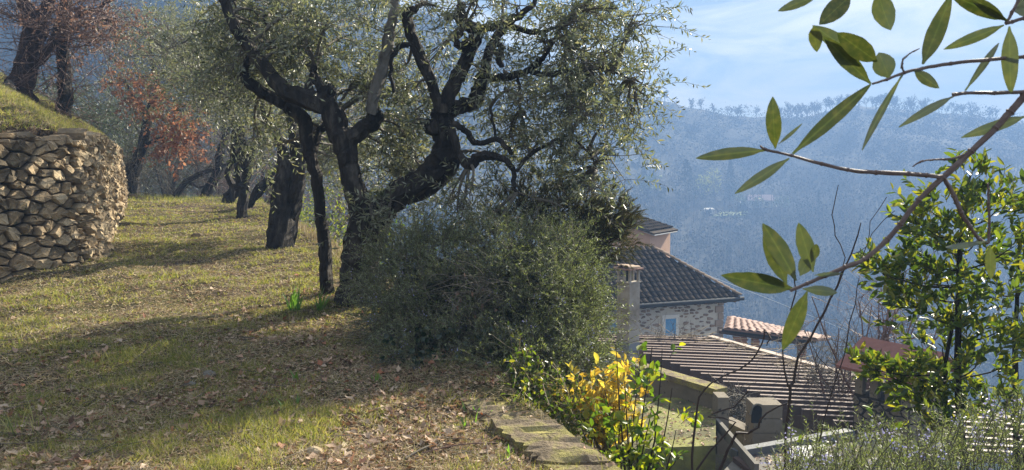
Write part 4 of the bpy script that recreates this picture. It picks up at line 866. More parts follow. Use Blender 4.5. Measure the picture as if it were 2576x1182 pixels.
# rubble stones in the facade
def fpos(x, z, o): return hp(WR+x, wo-o, ZB+z)
rect = (.05, 3.0, 6.6, 6.35); rds = random.Random(9)
def win_s(u): # facade position seen at column u
    r = ray(u, 800); best = None
    for k in range(0, 800):
        s = k*.01; p = hp(WR+s, wo, 0)
        if U0+F*p.x/p.y < u: return s
    return 8
wins = []
for (ua, ub, va, vb) in ((1677, 1704, 802, 862), (1537, 1557, 792, 842)):
    s1, s0 = win_s(ua), win_s(ub); wins.append((s0, s1, None, None))
dwin = hp(WR+(wins[0][0]+wins[0][1])/2, wo, 0).y; zt_ = P(1690, 801, dwin).z-ZB; zb_ = P(1690, 866, dwin).z-ZB
def inwin(x, z, m=.14):
    return any(a-m < x < b+m and zb_-m < z < zt_+m for a, b, _, _ in wins)
pts = dart(rect, lambda x, y: .16, 1.9, rds, 9000); cl = cells(pts, 1.9, rect); k = 0
for poly in cl:
    if len(poly) < 3: continue
    cxm = sum(p[0] for p in poly)/len(poly); cym = sum(p[1] for p in poly)/len(poly)
    if inwin(cxm, cym, .26) or cxm < .32 or k > 290: continue
    poly = [(cxm+(x-cxm)*rds.uniform(.82, .98), cym+(y-cym)*rds.uniform(.72, .92)) for x, y in poly]
    r_ = pebble(poly, rds, .016, .03, rds.uniform(.012, .03), .05)
    if not r_: continue
    cx_, cy2, rings, ct = r_; Vt, Fc = ring_mesh([[tuple(fpos(x, z, max(o, -.03)+.01)) for x, z, o in rg] for rg in rings], tuple(fpos(cx_, cy2, max(ct, .02)+.01)))
    c = Vector(Vt[-1]); mm = MB(); mm.v = [tuple(Vector(v)-c) for v in Vt]; mm.f = [f[::-1] for f in Fc]; o = mm.build('stone', M['hstone'], hs); o.location = c; k += 1
for i in range(11):   # corner quoins
    z = 3.0+i*.31; l = .42 if i % 2 else .27
    mm = MB(); mm.box(fpos(l/2-.02, z+.15, .0), ev*l/2, nb_*.06, UPV*.14, .97); mm.build('quoin', M['hstone'], hs)
for a, b, _, _ in wins:
    fr = MB(); t_ = .16
    fr.box(fpos((a+b)/2, zt_+t_/2, .02), ev*((b-a)/2+t_), nb_*.03, UPV*t_/2); fr.box(fpos((a+b)/2, zb_-.05, .03), ev*((b-a)/2+t_), nb_*.04, UPV*.05)
    for x in (a-t_/2, b+t_/2): fr.box(fpos(x, (zt_+zb_)/2, .02), ev*t_/2, nb_*.029, UPV*((zt_-zb_)/2-.001))
    wf = fr.build('window', M['white'], hs, label='window framed in white with closed blue shutters')
    for q in (0, 1):
        x0 = a+(b-a)*q/2; sh = MB(); nbd = 3
        for j in range(nbd): sh.box(fpos(x0+(b-a)/2*(j+.5)/nbd, (zt_+zb_)/2, .025+.004*(j % 2)), ev*((b-a)/4/nbd-.004), nb_*.015, UPV*((zt_-zb_)/2-.01))
        for z in (zb_+.15, zt_-.15): sh.box(fpos(x0+(b-a)/4, z, .045), ev*((b-a)/4-.01), nb_*.012, UPV*.03)
        o = sh.build('shutter', M['blue'], wf); o.matrix_parent_inverse = Matrix()

# ochre upper house behind
oh = thing('ochre_house', 'ochre plastered house gable showing above the dark tiled roof', 'house', tuple(P(1560, 650, 39)))
A_, B_ = P(1635, 600, 39), P(1430, 600, 41.5); dirx = (B_-A_); dirx.z = 0; dl_ = dirx.length; dirx.normalize(); dn = Vector((-dirx.y, dirx.x, 0));
if dn.y < 0: dn = -dn
za = P(1635, 585, 39).z; zapex = P(1532, 548, 40.2).z
m = MB(); m.prism([A_.xy.to_3d()+UPV*(za-6), B_.xy.to_3d()+UPV*(za-6), B_.xy.to_3d()+UPV*za, (A_.xy.to_3d()+B_.xy.to_3d())/2+UPV*zapex, A_.xy.to_3d()+UPV*za], dn*2.8); m.build('wall', M['orange'], oh)
mid = (A_.xy.to_3d()+B_.xy.to_3d())/2
for a in (A_, B_):
    sl = (a.xy.to_3d()+UPV*za)-(mid+UPV*zapex); ln = sl.length; sn = sl.normalized(); up = sn.cross(dn).normalized(); up = up if up.z > 0 else -up; c = mid+UPV*zapex+sn*((ln+.35)/2)+dn*1.3
    m = MB(); m.box(c+up*.06, sn*(ln+.35)/2, dn*1.7, up*.045); r1 = m.build('roof', M['tile_dark'], oh)
    m = MB(); m.box(c+up*-.012+sn*(ln/2-.1), sn*.3, dn*1.6, up*.022); m.build('eave_board', M['white'], oh)
    for i in range(int(ln/.36)+1):
        for j in range(12): place('tile', tme, r1, mid+UPV*zapex+sn*(.36+i*.36)-dn*(.30-j*.28)+up*.11, dn, -sn, up, (1.1, .9, 1))

# small pale shed roof edge beside the chimney
def chimney():
    c0 = P(1584, 672, 19); zb = P(1584, 900, 19).z-1.9; zt = c0.z
    t = thing('chimney', 'tall square rendered chimney stack standing before the dark tiled roof', 'chimney', (c0.x, c0.y, zb))
    a = R(24); ex = Vector((math.cos(a), -math.sin(a)*0+math.sin(a), 0)).normalized(); ey = Vector((-ex.y, ex.x, 0)); hw, hd_ = .18, .22
    cc = Vector((c0.x, c0.y+.2, 0)); ex = Vector((.80, .60, 0)); ey = Vector((-.60, .80, 0))
    # the sunlit face looks to the right, the shaded one to the left
    m = MB(); m.box(cc+UPV*((zb+zt-.40)/2), ex*hw, ey*hd_, UPV*(zt-.40-zb)/2); m.build('shaft', M['plaster'], t)
    m = MB(); m.box(cc+UPV*(zt-.385), ex*(hw+.02), ey*(hd_+.02), UPV*.014); m.build('collar', M['plaster'], t)
    for i in (-1, 1):
        for j in (-1, 0, 1): m = MB(); m.box(cc+ex*i*(hw-.03)+ey*j*(hd_-.03)+UPV*(zt-.22), ex*.028, ey*.03, UPV*.152); m.build('cap_post', M['plaster'], t)
    m = MB(); m.box(cc+UPV*(zt-.22), ex*.05, ey*.05, UPV*.152); m.build('flue', M['black'], t)
    m = MB(); m.box(cc+UPV*(zt-.05), ex*(hw+.07), ey*(hd_+.07), UPV*.018); m.build('cap_slab', M['tile_pink'], t)
    for j in (-1, 0, 1):
        place('cap_tile', bpy.data.meshes['hip_tile'], t, cc+ey*j*.17-ex*(hw+.08)+UPV*(zt-.03), ey, ex, UPV, (.95, .95, .8))
    m = MB(); m.box(cc+UPV*(P(1584, 872, 19).z), ex*(hw+.05), ey*(hd_+.05), UPV*.10, .8); m.build('flashing', M['metal'], t)
chimney()
m = MB(); m.tube([P(1500, 610, 34), P(1800, 700, 52), P(2140, 835, 95)], [.02, .02, .03], 4, 0, True, 8); o = m.build('overhead_wire', M['wire']); tag(o, 'thin pale overhead wire sloping down over the valley behind the tiled roof', 'wire')

# ------------------------------------------------------------------ slatted pergola
A1 = P(1490, 838, 21.9); B1 = P(1790, 855, 21.1); C1 = P(2140, 955, 17.0); ZP = -2.95
def hz_(u, v, z): r = ray(u, v); k = (z-EYE)/r.z; return Vector((r.x*k, r.y*k, z))
A1 = hz_(1500, 836, ZP); B1 = hz_(1790, 857, ZP); C1 = hz_(2150, 958, ZP); D1 = hz_(1600, 884, ZP); E1 = hz_(2140, 1078, ZP)
pg = thing('pergola', 'wide sloping slatted timber pergola roof beside the stone chimney', 'pergola', (4.5, 17, -5))
sdv = Vector((.988, -.16, 0)).normalized(); pd = Vector((-sdv.y, sdv.x, 0))
far_rail = (B1, (C1-B1)); near_rail = (D1, (E1-D1))
def hit(p, line, off=0):
    o, dv = line; # p + a*sdv = o + b*dv
    det = sdv.x*(-dv.y)-sdv.y*(-dv.x); rx, ry = (o-p).x, (o-p).y; a = (rx*(-dv.y)-ry*(-dv.x))/det; return a
q0 = B1.dot(pd); n_s = 0
qmin = hz_(2400, 1150, ZP).dot(pd)
step = (q0-hz_(2140, 1078, ZP).dot(pd))/23.5
far2 = (C1, hz_(2480, 1052, ZP)-C1); near2 = (E1, hz_(2300, 1150, ZP)-E1)
i = 0
while True:
    q = q0-.02-i*step; i += 1
    if q < qmin or i > 40: break
    p = pd*q+UPV*ZP; an = hit(p, near_rail); af = hit(p, far_rail)
    an = an-.18
    if q > D1.dot(pd): an = (A1-p).dot(sdv)
    xs = p+sdv*an; xe_ = p+sdv*af
    L = (xe_-xs).length
    if L < .2: continue
    m = MB(); c = (xs+xe_)/2; dz = random.uniform(-.012, .012); m.box((0, 0, 0), sdv*L/2, pd*.042, UPV*.10); o = m.build('slat', M['slat'], pg); o.data.materials.append(M['slat_top_lit']); o.data.polygons[1].material_index = 1; o.matrix_basis = Matrix.Translation(c+UPV*dz)@Matrix.Rotation(random.uniform(-.006, .006), 4, 'Z')  # upper face takes the painted sunlight colour, the rest the shaded one
def beam(a, b, hw, hh, mat, name, par, dz=0):
    a = Vector(a)+UPV*dz; b = Vector(b)+UPV*dz; d = (b-a); L = d.length; d.normalize(); s = Vector((-d.y, d.x, 0)).normalized(); u = s.cross(d)
    m = MB(); m.box((a+b)/2, d*L/2, s*hw, u*hh); return m.build(name, M[mat], par)
farend = B1+(C1-B1)*1.75
beam(B1-(C1-B1)*.02, farend, .10, .02, 'edge', 'edge_board', pg, .11)
beam(B1, farend, .04, .12, 'wood', 'rail', pg, -.22)
beam(D1-(E1-D1)*.0, D1+(E1-D1)*1.35, .05, .13, 'wood', 'rail', pg, -.225)
midl = (D1+B1)/2, (E1+C1)/2; beam(midl[0], midl[1], .05, .12, 'wood', 'rail', pg, -.22)
sol = MB(); sol.v = [tuple(A1-UPV*.36), tuple(B1-UPV*.36), tuple(farend-UPV*.36), tuple(D1+(E1-D1)*1.35-UPV*.36), tuple(D1-UPV*.36)]; 
for f_, (u, v) in enumerate(((1876, 975), (2040, 1040), (1640, 905))):
    k = (.42, .86, .0)[f_]; p = D1+(E1-D1)*k; m = MB(); m.box(Vector((p.x, p.y, (ZP-.36+H(p.x, p.y)-.3)/2)), (.13, 0, 0), (0, .13, 0), UPV*((ZP-.36)-(H(p.x, p.y)-.3))/2); m.build('post', M['terra'], pg)
p = B1+(C1-B1)*.5; m = MB(); m.box(Vector((p.x, p.y, (ZP-.36+H(p.x, p.y)-.3)/2)), (.13, 0, 0), (0, .13, 0), UPV*((ZP-.36)-(H(p.x, p.y)-.3))/2); m.build('post', M['terra'], pg)
S = []
for _ in range(110):
    k = random.random(); S.append(tuple((B1+(C1-B1)*k if random.random() < .6 else A1.lerp(B1, k))-pd*abs(random.gauss(0, .5))+UPV*.12))
S = np.array(S); C = curves(S, nrm(rng.normal(size=(len(S), 3))*np.array([1, .5, .12])), rng.uniform(.3, .9, len(S)), 7, 0, .6); C[..., 2] = np.maximum(C[..., 2], ZP+.11); Vv, Ff = tubes(C, np.full(C.shape[:2], .006), 4)
o = link('dead_vines', npmesh('dead_vines', Vv, Ff, M['straw'])); tag(o, 'dry dead vines tangled over the far edge of the slatted pergola', 'dead vines', kind='stuff')
# brushwood pile under it
bp = thing('brushwood_pile', 'heap of cut bare branches stored under the pergola edge', 'brushwood', tuple(P(1850, 1030, 14.3))); n = 260
S = np.array([tuple(P(random.uniform(1815, 1885), random.uniform(990, 1065), random.uniform(14, 14.8))) for _ in range(n)]); C = curves(S, nrm(rdir(n)*np.array([1, .8, .5])), rng.uniform(.2, .6, n), 5, 0, .4); Vv, Ff = tubes(C, np.linspace(.010, .004, 5)[None].repeat(n, 0), 4); link('cut_branches', npmesh('cut_branches', Vv, Ff, M['twig']), bp)

# stone chimney with gabled slab cap
sc_ = thing('stone_chimney', 'broad stone chimney with red gabled slab cap half hidden by the bay tree', 'chimney', tuple(P(2230, 1080, 12.6)))
cc = P(2252, 960, 12.9); cc.z = 0; zt = P(2142, 945, 12.6).z; zb = P(2142, 1090, 12.6).z-1.5; ex = Vector((.90, -.435, 0)); ey = Vector((.435, .90, 0)); hx_, hy_ = .42, .52
ex = Vector((.86, .51, 0)); ey = Vector((-.51, .86, 0)); ex, ey = ey*-1, ex
cc = P(2262, 960, 12.9); cc.z = 0
core = MB(); core.box(cc+UPV*((zb+zt-.42)/2), ex*(.5), ey*.5, UPV*(zt-.42-zb)/2); core.box(cc+UPV*(zt-.03), ex*.5, ey*.5, UPV*.03); core.build('core', M['core'], sc_)
rd3 = random.Random(2)
for fx, fy in ((ex, ey), (-ex, ey), (ey, ex), (-ey, ex)):
    if (fx.y > .3): continue
    rect = (-.5, zt-1.9, .5, zt-.45); pts = dart(rect, lambda x, y: .17, 1.5, rd3, 800); 
    for poly in cells(pts, 1.5, rect):
        r_ = pebble(poly, rd3, .010, .05, .02, .15) if len(poly) > 2 else None
        if not r_: continue
        cx_, cy2, rings, ct = r_; tf = lambda x, z, o: tuple(cc+fx*(.5+o)+fy*x+UPV*z); Vt, Fc = ring_mesh([[tf(*p_) for p_ in rg] for rg in rings], tf(cx_, cy2, ct))
        c = Vector(Vt[-1]); mm = MB(); mm.v = [tuple(Vector(v)-c) for v in Vt]; mm.f = Fc; o = mm.build('stone', M['block'], sc_); o.location = c
    for x in (-.42, -.14, .14, .42): mm = MB(); mm.box(cc+fx*.45+fy*x+UPV*(zt-.25), fx*.05, fy*.07, UPV*.17); mm.build('vent_pier', M['block'], sc_)
for s in (-1, 1):
    lo = [cc+ey*s*.72-ex*.72+UPV*(zt-.0), cc+ey*s*.72+ex*.72+UPV*(zt-.0), cc+ex*.72+UPV*(zt+.42), cc-ex*.72+UPV*(zt+.42)]
    m = MB(); m.prism(lo, (0, 0, .05)); m.build('cap_slab', M['capstone'], sc_)
m = MB()
for k in (-1, 1): m.prism([cc+ex*k*.5+ey*.5+UPV*(zt+.002), cc+ex*k*.5-ey*.5+UPV*(zt+.002), cc+ex*k*.5+UPV*(zt+.33)], ex*.05*-k)
m.build('gable', M['capstone'], sc_)

# ------------------------------------------------------------------ loggia with pale tiles
lg = thing('loggia', 'open brick-pillared loggia with pale pink tiled roof beyond the pergola', 'loggia', (8.5, 27, -7))
zl = -3.75; A2 = P(1820, 829, 26.8); A2.z = zl; B2 = P(2056, 860, 24.9); B2.z = zl; C2_ = P(2086, 853, 26.0); D2_ = P(1829, 795, 30.0)
m = MB(); lo = [A2, B2, C2_, D2_]; m.prism(lo, (0, 0, -.06)); lr = m.build('roof', M['tile_pink'], lg)
exl = (B2-A2); LL = exl.length; exl.normalize(); upl = (D2_-A2); upl = upl-exl*upl.dot(exl); ul = upl.length; upl.normalize(); nl_ = exl.cross(upl); nl_ = nl_ if nl_.z > 0 else -nl_
pme = bpy.data.meshes.new('x'); bpy.data.meshes.remove(pme)
tp = MB(); tp.v = list(tl.v); tp.f = list(tl.f); pme = tp.mesh('pale_tile', M['tile_pink'])
for r_ in range(8):
    q = r_/8.0; rowA = A2.lerp(D2_, q); rowB = B2.lerp(C2_, q); n = int((rowB-rowA).length/.26)
    if r_*n > 300: break
    for i in range(n): place('tile', pme, lr, rowA.lerp(rowB, (i+.5)/n)+nl_*.01, exl, upl, nl_, (1.2, ul/8/.40, .45))
beam(A2+Vector((0, .15, -.10)), B2+Vector((0, .15, -.10)), .05, .05, 'gutter', 'gutter', lg); beam(A2+Vector((0, .5, -.22)), B2+Vector((-.3, .5, -.22)), .08, .06, 'wood', 'beam', lg)
beam(B2+Vector((-.3, .4, -.3)), C2_+Vector((-.3, 1.8, -.3)), .10, .10, 'wood', 'beam', lg)
bk = MB(); bk.box((0, 0, 0), (.12, 0, 0), (0, .055, 0), (0, 0, .028)); bme = bk.mesh('brick', M['brick'])
for (u, wd) in ((1868, 2), (1906, 1), (2026, 1)):
    s = None
    for k in range(200):
        p = A2.lerp(B2, k/199)+Vector((0, .5, 0))
        if U0+F*p.x/p.y >= u: s = p; break
    if s is None: s = B2+Vector((-.4, .5, 0))
    m = MB(); hw = .11*wd; m.box(Vector((s.x, s.y, zl-.28-1.1)), (hw, 0, 0), (0, .12, 0), (0, 0, 1.1)); pr = m.build('pillar', M['mortar'], lg)
    for r_ in range(13):
        for q in range(wd): place('brick', bme, pr, (s.x+(q-(wd-1)/2)*.23+(.02 if r_ % 2 else -.02), s.y-.075, zl-.33-r_*.075), Vector((1, 0, 0)), Vector((0, 1, 0)), Vector((0, 0, 1)), (.92, 1, 1))
m = MB(); a = A2+Vector((.2, 1.2, -1.35)); b = B2+Vector((-.1, .9, -1.15)); m.box((a+b)/2-UPV*.0, (b-a)/2, (0, .1, 0), UPV*.10); m.build('parapet', M['concrete'], lg)
m = MB(); a = A2+Vector((.2, 2.2, -2.5)); b = B2+Vector((-.1, 1.9, -2.3)); m.box((a+b)/2, (b-a)/2, (0, .1, 0), UPV*1.1); m.build('wall', M['white'], lg)

# ------------------------------------------------------------------ terraces just below
ZT = -2.22
mt = MB(); c1, c2, c3, c4 = hz_(1560, 1000, ZT), hz_(1800, 1000, ZT), hz_(1800, 1120, ZT), hz_(1560, 1130, ZT); mt.prism([c4, c3, c2, c1], (0, 0, -1.6)); o = mt.build('mossy_roof_terrace', M['moss']); tag(o, 'flat mossy concrete terrace enclosed by the weathered parapet', 'terrace')
pr_ = thing('parapet', 'weathered concrete parapet stepping down to a dark square end pier', 'parapet', tuple(hz_(1730, 1000, ZT)))
pa, pb = P(1590, 912, 14.2), P(1815, 990, 12.4); pa.z = pb.z = -1.92; beam(pa, pb, .14, .05, 'curbm', 'coping', pr_); beam(pa+UPV*-.33, pb+UPV*-.33, .11, .278, 'block', 'wall', pr_)
m = MB(); pc = P(1812, 1040, 12.1); m.box(Vector((pc.x, pc.y, -2.35)), (.09, 0, 0), (0, .16, 0), (0, 0, .46)); m.build('end_pier', M['block'], pr_)
pc = P(1800, 1050, 12.0); beam(Vector((pc.x, pc.y-.0, -2.3)), Vector((pc.x+.02, pc.y-2.0, -2.3)), .03, .08, 'concrete', 'edge_kerb', pr_)
bk_ = thing('block_pier', 'stained block pier with a dark round pipe opening under the pergola', 'pier', tuple(P(1920, 1110, 11.8)))
pc = P(1920, 1075, 12.0); ztp = P(1920, 1008, 12).z; zbt = P(1920, 1120, 12).z-1.1; hgt = (ztp-zbt)/8
for i in range(8):
    m = MB(); m.box(Vector((pc.x, pc.y, zbt+hgt*(i+.5))), (.25-.004*i, 0, 0), (0, .2, 0), (0, 0, hgt/2-.006)); m.build('block', M['block'], bk_)
m = MB(); p_ = P(1903, 1032, 11.78); m.tube([p_, p_+Vector((0, .03, 0))], [.085, .085], 12, 0); m.box(p_+Vector((0, .008, -.1)), (.078, 0, 0), (0, .014, 0), (0, 0, .10)); m.build('opening', M['black'], bk_)
m = MB(); m.tube([p_+Vector((-.10, -.02, -.05)), p_+Vector((-.07, -.02, .06)), p_+Vector((0, -.02, .105)), p_+Vector((.07, -.02, .09))], [.014]*4, 6, 0, True, 3); m.build('rim', M['concrete'], bk_)
m = MB(); a, b = P(1825, 1070, 13.2), P(1885, 1100, 12.6); beam(a, b, .12, .14, 'block', 'stone_ledge', None); o = bpy.context.scene.objects['stone_ledge']; tag(o, 'low tan stone ledge below the brushwood heap', 'ledge')
ZS = -2.42
sl_ = thing('flat_roof', 'pale flat concrete roof edged by slate boards at the bottom below the pergola', 'roof', tuple(hz_(1980, 1150, ZS)))
m = MB(); m.prism([hz_(1750, 1260, ZS), hz_(2300, 1230, ZS), hz_(2200, 1105, ZS), hz_(1850, 1150, ZS)], (0, 0, -1.6)); m.build('slab', M['concrete'], sl_)
beam(hz_(1845, 1150, ZS)+UPV*.05, hz_(2140, 1097, ZS)+UPV*.05, .07, .06, 'slabm', 'edge_board', sl_); beam(hz_(1850, 1160, ZS)+UPV*.03, hz_(1950, 1240, ZS)+UPV*.03, .05, .04, 'wood', 'side_board', sl_)
m = MB(); m.prism([hz_(1985, 1125, ZS+.05), hz_(2075, 1120, ZS+.05), hz_(2085, 1150, ZS+.05), hz_(1990, 1158, ZS+.05)], (0, 0, .015)); o = m.build('lichened_slab', M['white']); tag(o, 'pale loose slab lying on the flat concrete roof', 'slab')
# courtyard lawn seen under the pergola
m = MB(); m.prism([hz_(1880, 1150, -3.3), hz_(2300, 1150, -3.3), hz_(2150, 1040, -3.3), hz_(1880, 1040, -3.3)], (0, 0, -1.5)); o = m.build('courtyard', M['moss'], kind='structure')

# ------------------------------------------------------------------ grass, litter and small things on the terrace
def terr_pts(n, r0, r1, p=1.0, a0=-36, a1=14):
    r = (r0**(1-p)+(r1**(1-p)-r0**(1-p))*rng.random(n))**(1/(1-p)) if p != 1 else r0*(r1/r0)**rng.random(n)
    a = np.radians(rng.uniform(a0, a1, n)); x = r*np.sin(a); y = r*np.cos(a)
    xe = np.interp(y, EY, EX); wx = np.interp(y, WY, WX)
    onp = (x < xe-.02) & ~((x < wx-.02) & (x > wx-.5)) & ~((y > 3) & (y < 4.9) & (x > xe-.30) & (rng.random(n) < .72))
    bk2 = x < wx-.5
    return x[onp], y[onp], Hn(x[onp], y[onp]), r[onp]
def vn(x, y):  # patchiness
    return np.sin(x*1.7+np.sin(y*1.1)*1.6)*np.cos(y*1.4+np.cos(x*.9)*1.3)+.6*np.sin(x*4.3+y*2.2)*np.sin(y*5.1-x*1.7)+.35*np.sin(x*11+y*7)*np.sin(y*13-x*5)
x, y, z, r = terr_pts(620000, 2.6, 30, 1.15); f = .62*vn(x, y)+.6*vn(x*4.3+2, y*4.3); dens = 1/(1+np.exp(-(f-.15+np.clip(y-9, 0, 10)*.07)*3.2)); xe_ = np.interp(y, EY, EX); dens = dens*(1-.9*sm(-1.9, -.9, x-xe_)*sm(4.4, 5.0, y)*(1-sm(6.8, 7.6, y)))*(1-.55*sm(-1.6, -.6, x-xe_)*(1-sm(4.4, 5.2, y))); k = rng.random(len(x)) < dens*.9+.07
x, y, r = x[k], y[k], r[k]; k = rng.random(len(x)) < .125; kk_ = rng.random(len(x)) < .18; x = np.concatenate([np.repeat(x[k], 7)+rng.normal(size=k.sum()*7)*.014, x[kk_]]); y = np.concatenate([np.repeat(y[k], 7)+rng.normal(size=k.sum()*7)*.014, y[kk_]]); r = np.hypot(x, y)
z = Hn(x, y); b = np.stack([x, y, z-.004], -1); n = len(b); d = nrm(rng.normal(size=(n, 3))*np.array([.6, .6, .2])+np.array([0, 0, .8])); Lg = rng.uniform(.02, .06, n)*(1+.5*np.clip(vn(x*1.7, y*1.7+2), -1, 1.4))
wd = .0018+.0013*r*.45
Vv, Ff = leafgeo(b, d, rdir(n), Lg, wd, 't'); o = link('grass', npmesh('grass', Vv, Ff, M['grass'])); tag(o, 'short winter grass in patches over the terrace path and bank', 'grass', kind='stuff')
x, y, z, r = terr_pts(260000, 2.6, 24, 1.2); b = np.stack([x, y, z+.004], -1); n = len(b); d = nrm(rng.normal(size=(n, 3))*np.array([1, 1, .28])+np.array([0, 0, .16]))
Vv, Ff = leafgeo(b, d, rdir(n), rng.uniform(.02, .075, n), .0013+.0007*r, 't'); o = link('dry_grass', npmesh('dry_grass', Vv, Ff, M['straw'])); tag(o, 'dry straw and cut grass lying over the terrace soil', 'dry grass', kind='stuff')
x, y, z, r = terr_pts(34000, 2.6, 22, 1.3); k = rng.random(len(x)) < np.clip(.25+.8*vn(x*1.6+3, y*1.6), .06, 1)*np.where((x > -2.5) & (y < 8), 1, .55); x, y, z = x[k], y[k], z[k]; n = len(x)
b = np.stack([x, y, z+.008], -1); d = nrm(rng.normal(size=(n, 3))*np.array([1, 1, .25])); nn = nrm(rdir(n)*.5+np.array([0, 0, 1])); Lf_ = rng.uniform(.022, .075, n)
Vv, Ff = leafgeo(b, d, nn, Lf_, Lf_*rng.uniform(.4, .75, n), 'r'); o = link('fallen_leaves', npmesh('fallen_leaves', Vv, Ff, M['litter'])); tag(o, 'brown and pale fallen leaves scattered across the terrace', 'leaf litter', kind='stuff')
n = 500; pl_ = [hz_(random.uniform(1560, 1800), random.uniform(1002, 1118), ZT+.008) for _ in range(n)]; pl_ += [hz_(random.uniform(1860, 2200), random.uniform(1120, 1230), ZS+.008) for _ in range(900)]; b = np.array([tuple(p) for p in pl_]); n = len(b); Lf_ = rng.uniform(.02, .07, n)
Vv, Ff = leafgeo(b, nrm(rng.normal(size=(n, 3))*np.array([1, 1, .2])), nrm(rdir(n)*.4+np.array([0, 0, 1])), Lf_, Lf_*.6, 'r'); o = link('fallen_leaves', npmesh('fallen_leaves', Vv, Ff, M['litter'])); tag(o, 'dead leaves and debris on the mossy terrace and flat roof', 'leaf litter', kind='stuff')
x, y, z, r = terr_pts(60000, 2.6, 18, 1.35); n = len(x); b = np.stack([x, y, z+.006], -1); Lf_ = rng.uniform(.008, .028, n)
Vv, Ff = leafgeo(b, nrm(rng.normal(size=(n, 3))*np.array([1, 1, .3])), nrm(rdir(n)*.7+np.array([0, 0, 1])), Lf_, Lf_*.6, 'd'); o = link('leaf_fragments', npmesh('leaf_fragments', Vv, Ff, M['litter'])); tag(o, 'small broken leaf fragments and chips on the terrace soil', 'leaf litter', kind='stuff')
# twigs lying about
n = 420; x, y, z, r = terr_pts(900, 2.8, 12, 1.1); x, y, z = x[:n], y[:n], z[:n]; n = len(x); C = curves(np.stack([x, y, z+.012], -1), nrm(rng.normal(size=(n, 3))*np.array([1, 1, .05])), rng.uniform(.06, .3, n), 5, 0, .2)
C[..., 2] = np.maximum(C[..., 2], Hn(C[..., 0], C[..., 1])+.008); Vv, Ff = tubes(C, np.linspace(.003, .0015, 5)[None].repeat(n, 0), 4); o = link('fallen_twigs', npmesh('fallen_twigs', Vv, Ff, M['twig'])); tag(o, 'thin dry twigs lying scattered on the terrace ground', 'twigs', kind='stuff')
# grass fringe on the wall top and bank
n = 60000; y = rng.uniform(6, 24, n); wx = np.interp(y, WY, WX); x = wx-.40-np.abs(rng.normal(size=n))*1.2; z = Hn(x, y); b = np.stack([x, y, z-.01], -1); d = nrm(rng.normal(size=(n, 3))*.5+np.array([.15, 0, .9]))
Lg = rng.uniform(.04, .12, n); k = rng.random(n) < .45; Vs_, Fs_ = leafgeo(b[k], nrm(d[k]*np.array([1, 1, .35])), rdir(k.sum()), Lg[k], .007, 't'); tag(link('dry_grass', npmesh('dry_grass', Vs_, Fs_, M['straw']), None, 'stuff'), 'dry straw mixed into the grass of the bank above the wall', 'dry grass'); b, d, Lg = b[~k], d[~k], Lg[~k]; n = len(b)
Vv, Ff = leafgeo(b, d, rdir(n), Lg, .007, 't'); o = link('bank_grass', npmesh('bank_grass', Vv, Ff, M['grass'])); tag(o, 'fresh green grass on the bank along the top of the stone wall', 'grass', kind='stuff')
n = 9000; y = rng.uniform(16, 27, n); x = rng.uniform(-14, -5, n); k = (x < np.interp(y, EY, EX)+.8) & (x > np.interp(y, WY, WX)); x, y = x[k], y[k]; n = len(x); b = np.stack([x, y, Hn(x, y)], -1); d = nrm(rng.normal(size=(n, 3))*.4+np.array([0, 0, 1])); k = y > 20
Vv, Ff = leafgeo(b[k], d[k], rdir(k.sum()), rng.uniform(.06, .2, k.sum()), .009, 't'); o = link('crest_grass', npmesh('crest_grass', Vv, Ff, M['grass'])); tag(o, 'taller sunlit grass along the crest where the path ends', 'grass', kind='stuff')
n = 2500; y = rng.uniform(8, 17, n); x = np.interp(y, EY, EX)+rng.uniform(-.25, .3, n); b = np.stack([x, y, Hn(x, y)], -1); Vv, Ff = leafgeo(b, nrm(rng.normal(size=(n, 3))*.4+np.array([0, 0, 1])), rdir(n), rng.uniform(.08, .25, n), .009, 't'); o = link('edge_grass', npmesh('edge_grass', Vv, Ff, M['straw'])); tag(o, 'tall pale dry grass on the terrace edge behind the split trunk', 'dry grass', kind='stuff')
# iris clumps, weeds, tufts
def clump(name, label, cat, u, v, n, L, W, mat='iris', spread=.35, nm='leaf', jit=.03):
    p = G(u, v); t = thing(name, label, cat, tuple(p))
    for i in range(n):
        a = random.uniform(0, 6.28); s = random.random()*spread; l = random.uniform(*L); d = Vector((math.cos(a)*s, math.sin(a)*s, 1)).normalized(); side = Vector((-d.y, d.x, 0)).normalized() if s > .01 else Vector((1, 0, 0)); side = Vector((math.cos(a+1.2), math.sin(a+1.2), 0)); b_ = p+Vector((random.gauss(0, jit), random.gauss(0, jit), -.01)); m = MB(); K = 5
        for k in range(K+1):
            q = k/K; c = b_+d*l*q+Vector((math.cos(a), math.sin(a), -.5))*(q*q*l*s*.7); w_ = W*(1-q**2.2)*.5+.0005; m.v += [tuple(c-side*w_), tuple(c+side*w_)]
        for k in range(K): m.f.append((2*k, 2*k+1, 2*k+3, 2*k+2))
        m.build(nm, M[mat], t)
    return t
clump('iris_clump', 'upright clump of sword-like green iris leaves on the path before the slender stem', 'iris', 735, 783, 18, (.17, .29), .02)
clump('iris_clump', 'fan of bluish green iris leaves at the foot of the slender olive stem', 'iris', 806, 780, 17, (.16, .27), .018, spread=.55)
clump('grass_tuft', 'long bright grass tuft flopping at the lower edge of the path', 'grass tuft', 62, 1085, 42, (.09, .2), .006, 'grass', 1.5, 'blade', .06)
clump('grass_tuft', 'dark green grass tuft in the middle of the worn path', 'grass tuft', 290, 975, 40, (.06, .12), .005, 'grass', 1.6, 'blade', .06)
clump('grass_tuft', 'bright grass patch just before the upright iris clump', 'grass tuft', 655, 765, 40, (.05, .11), .006, 'grass', 1.2, 'blade', .10)
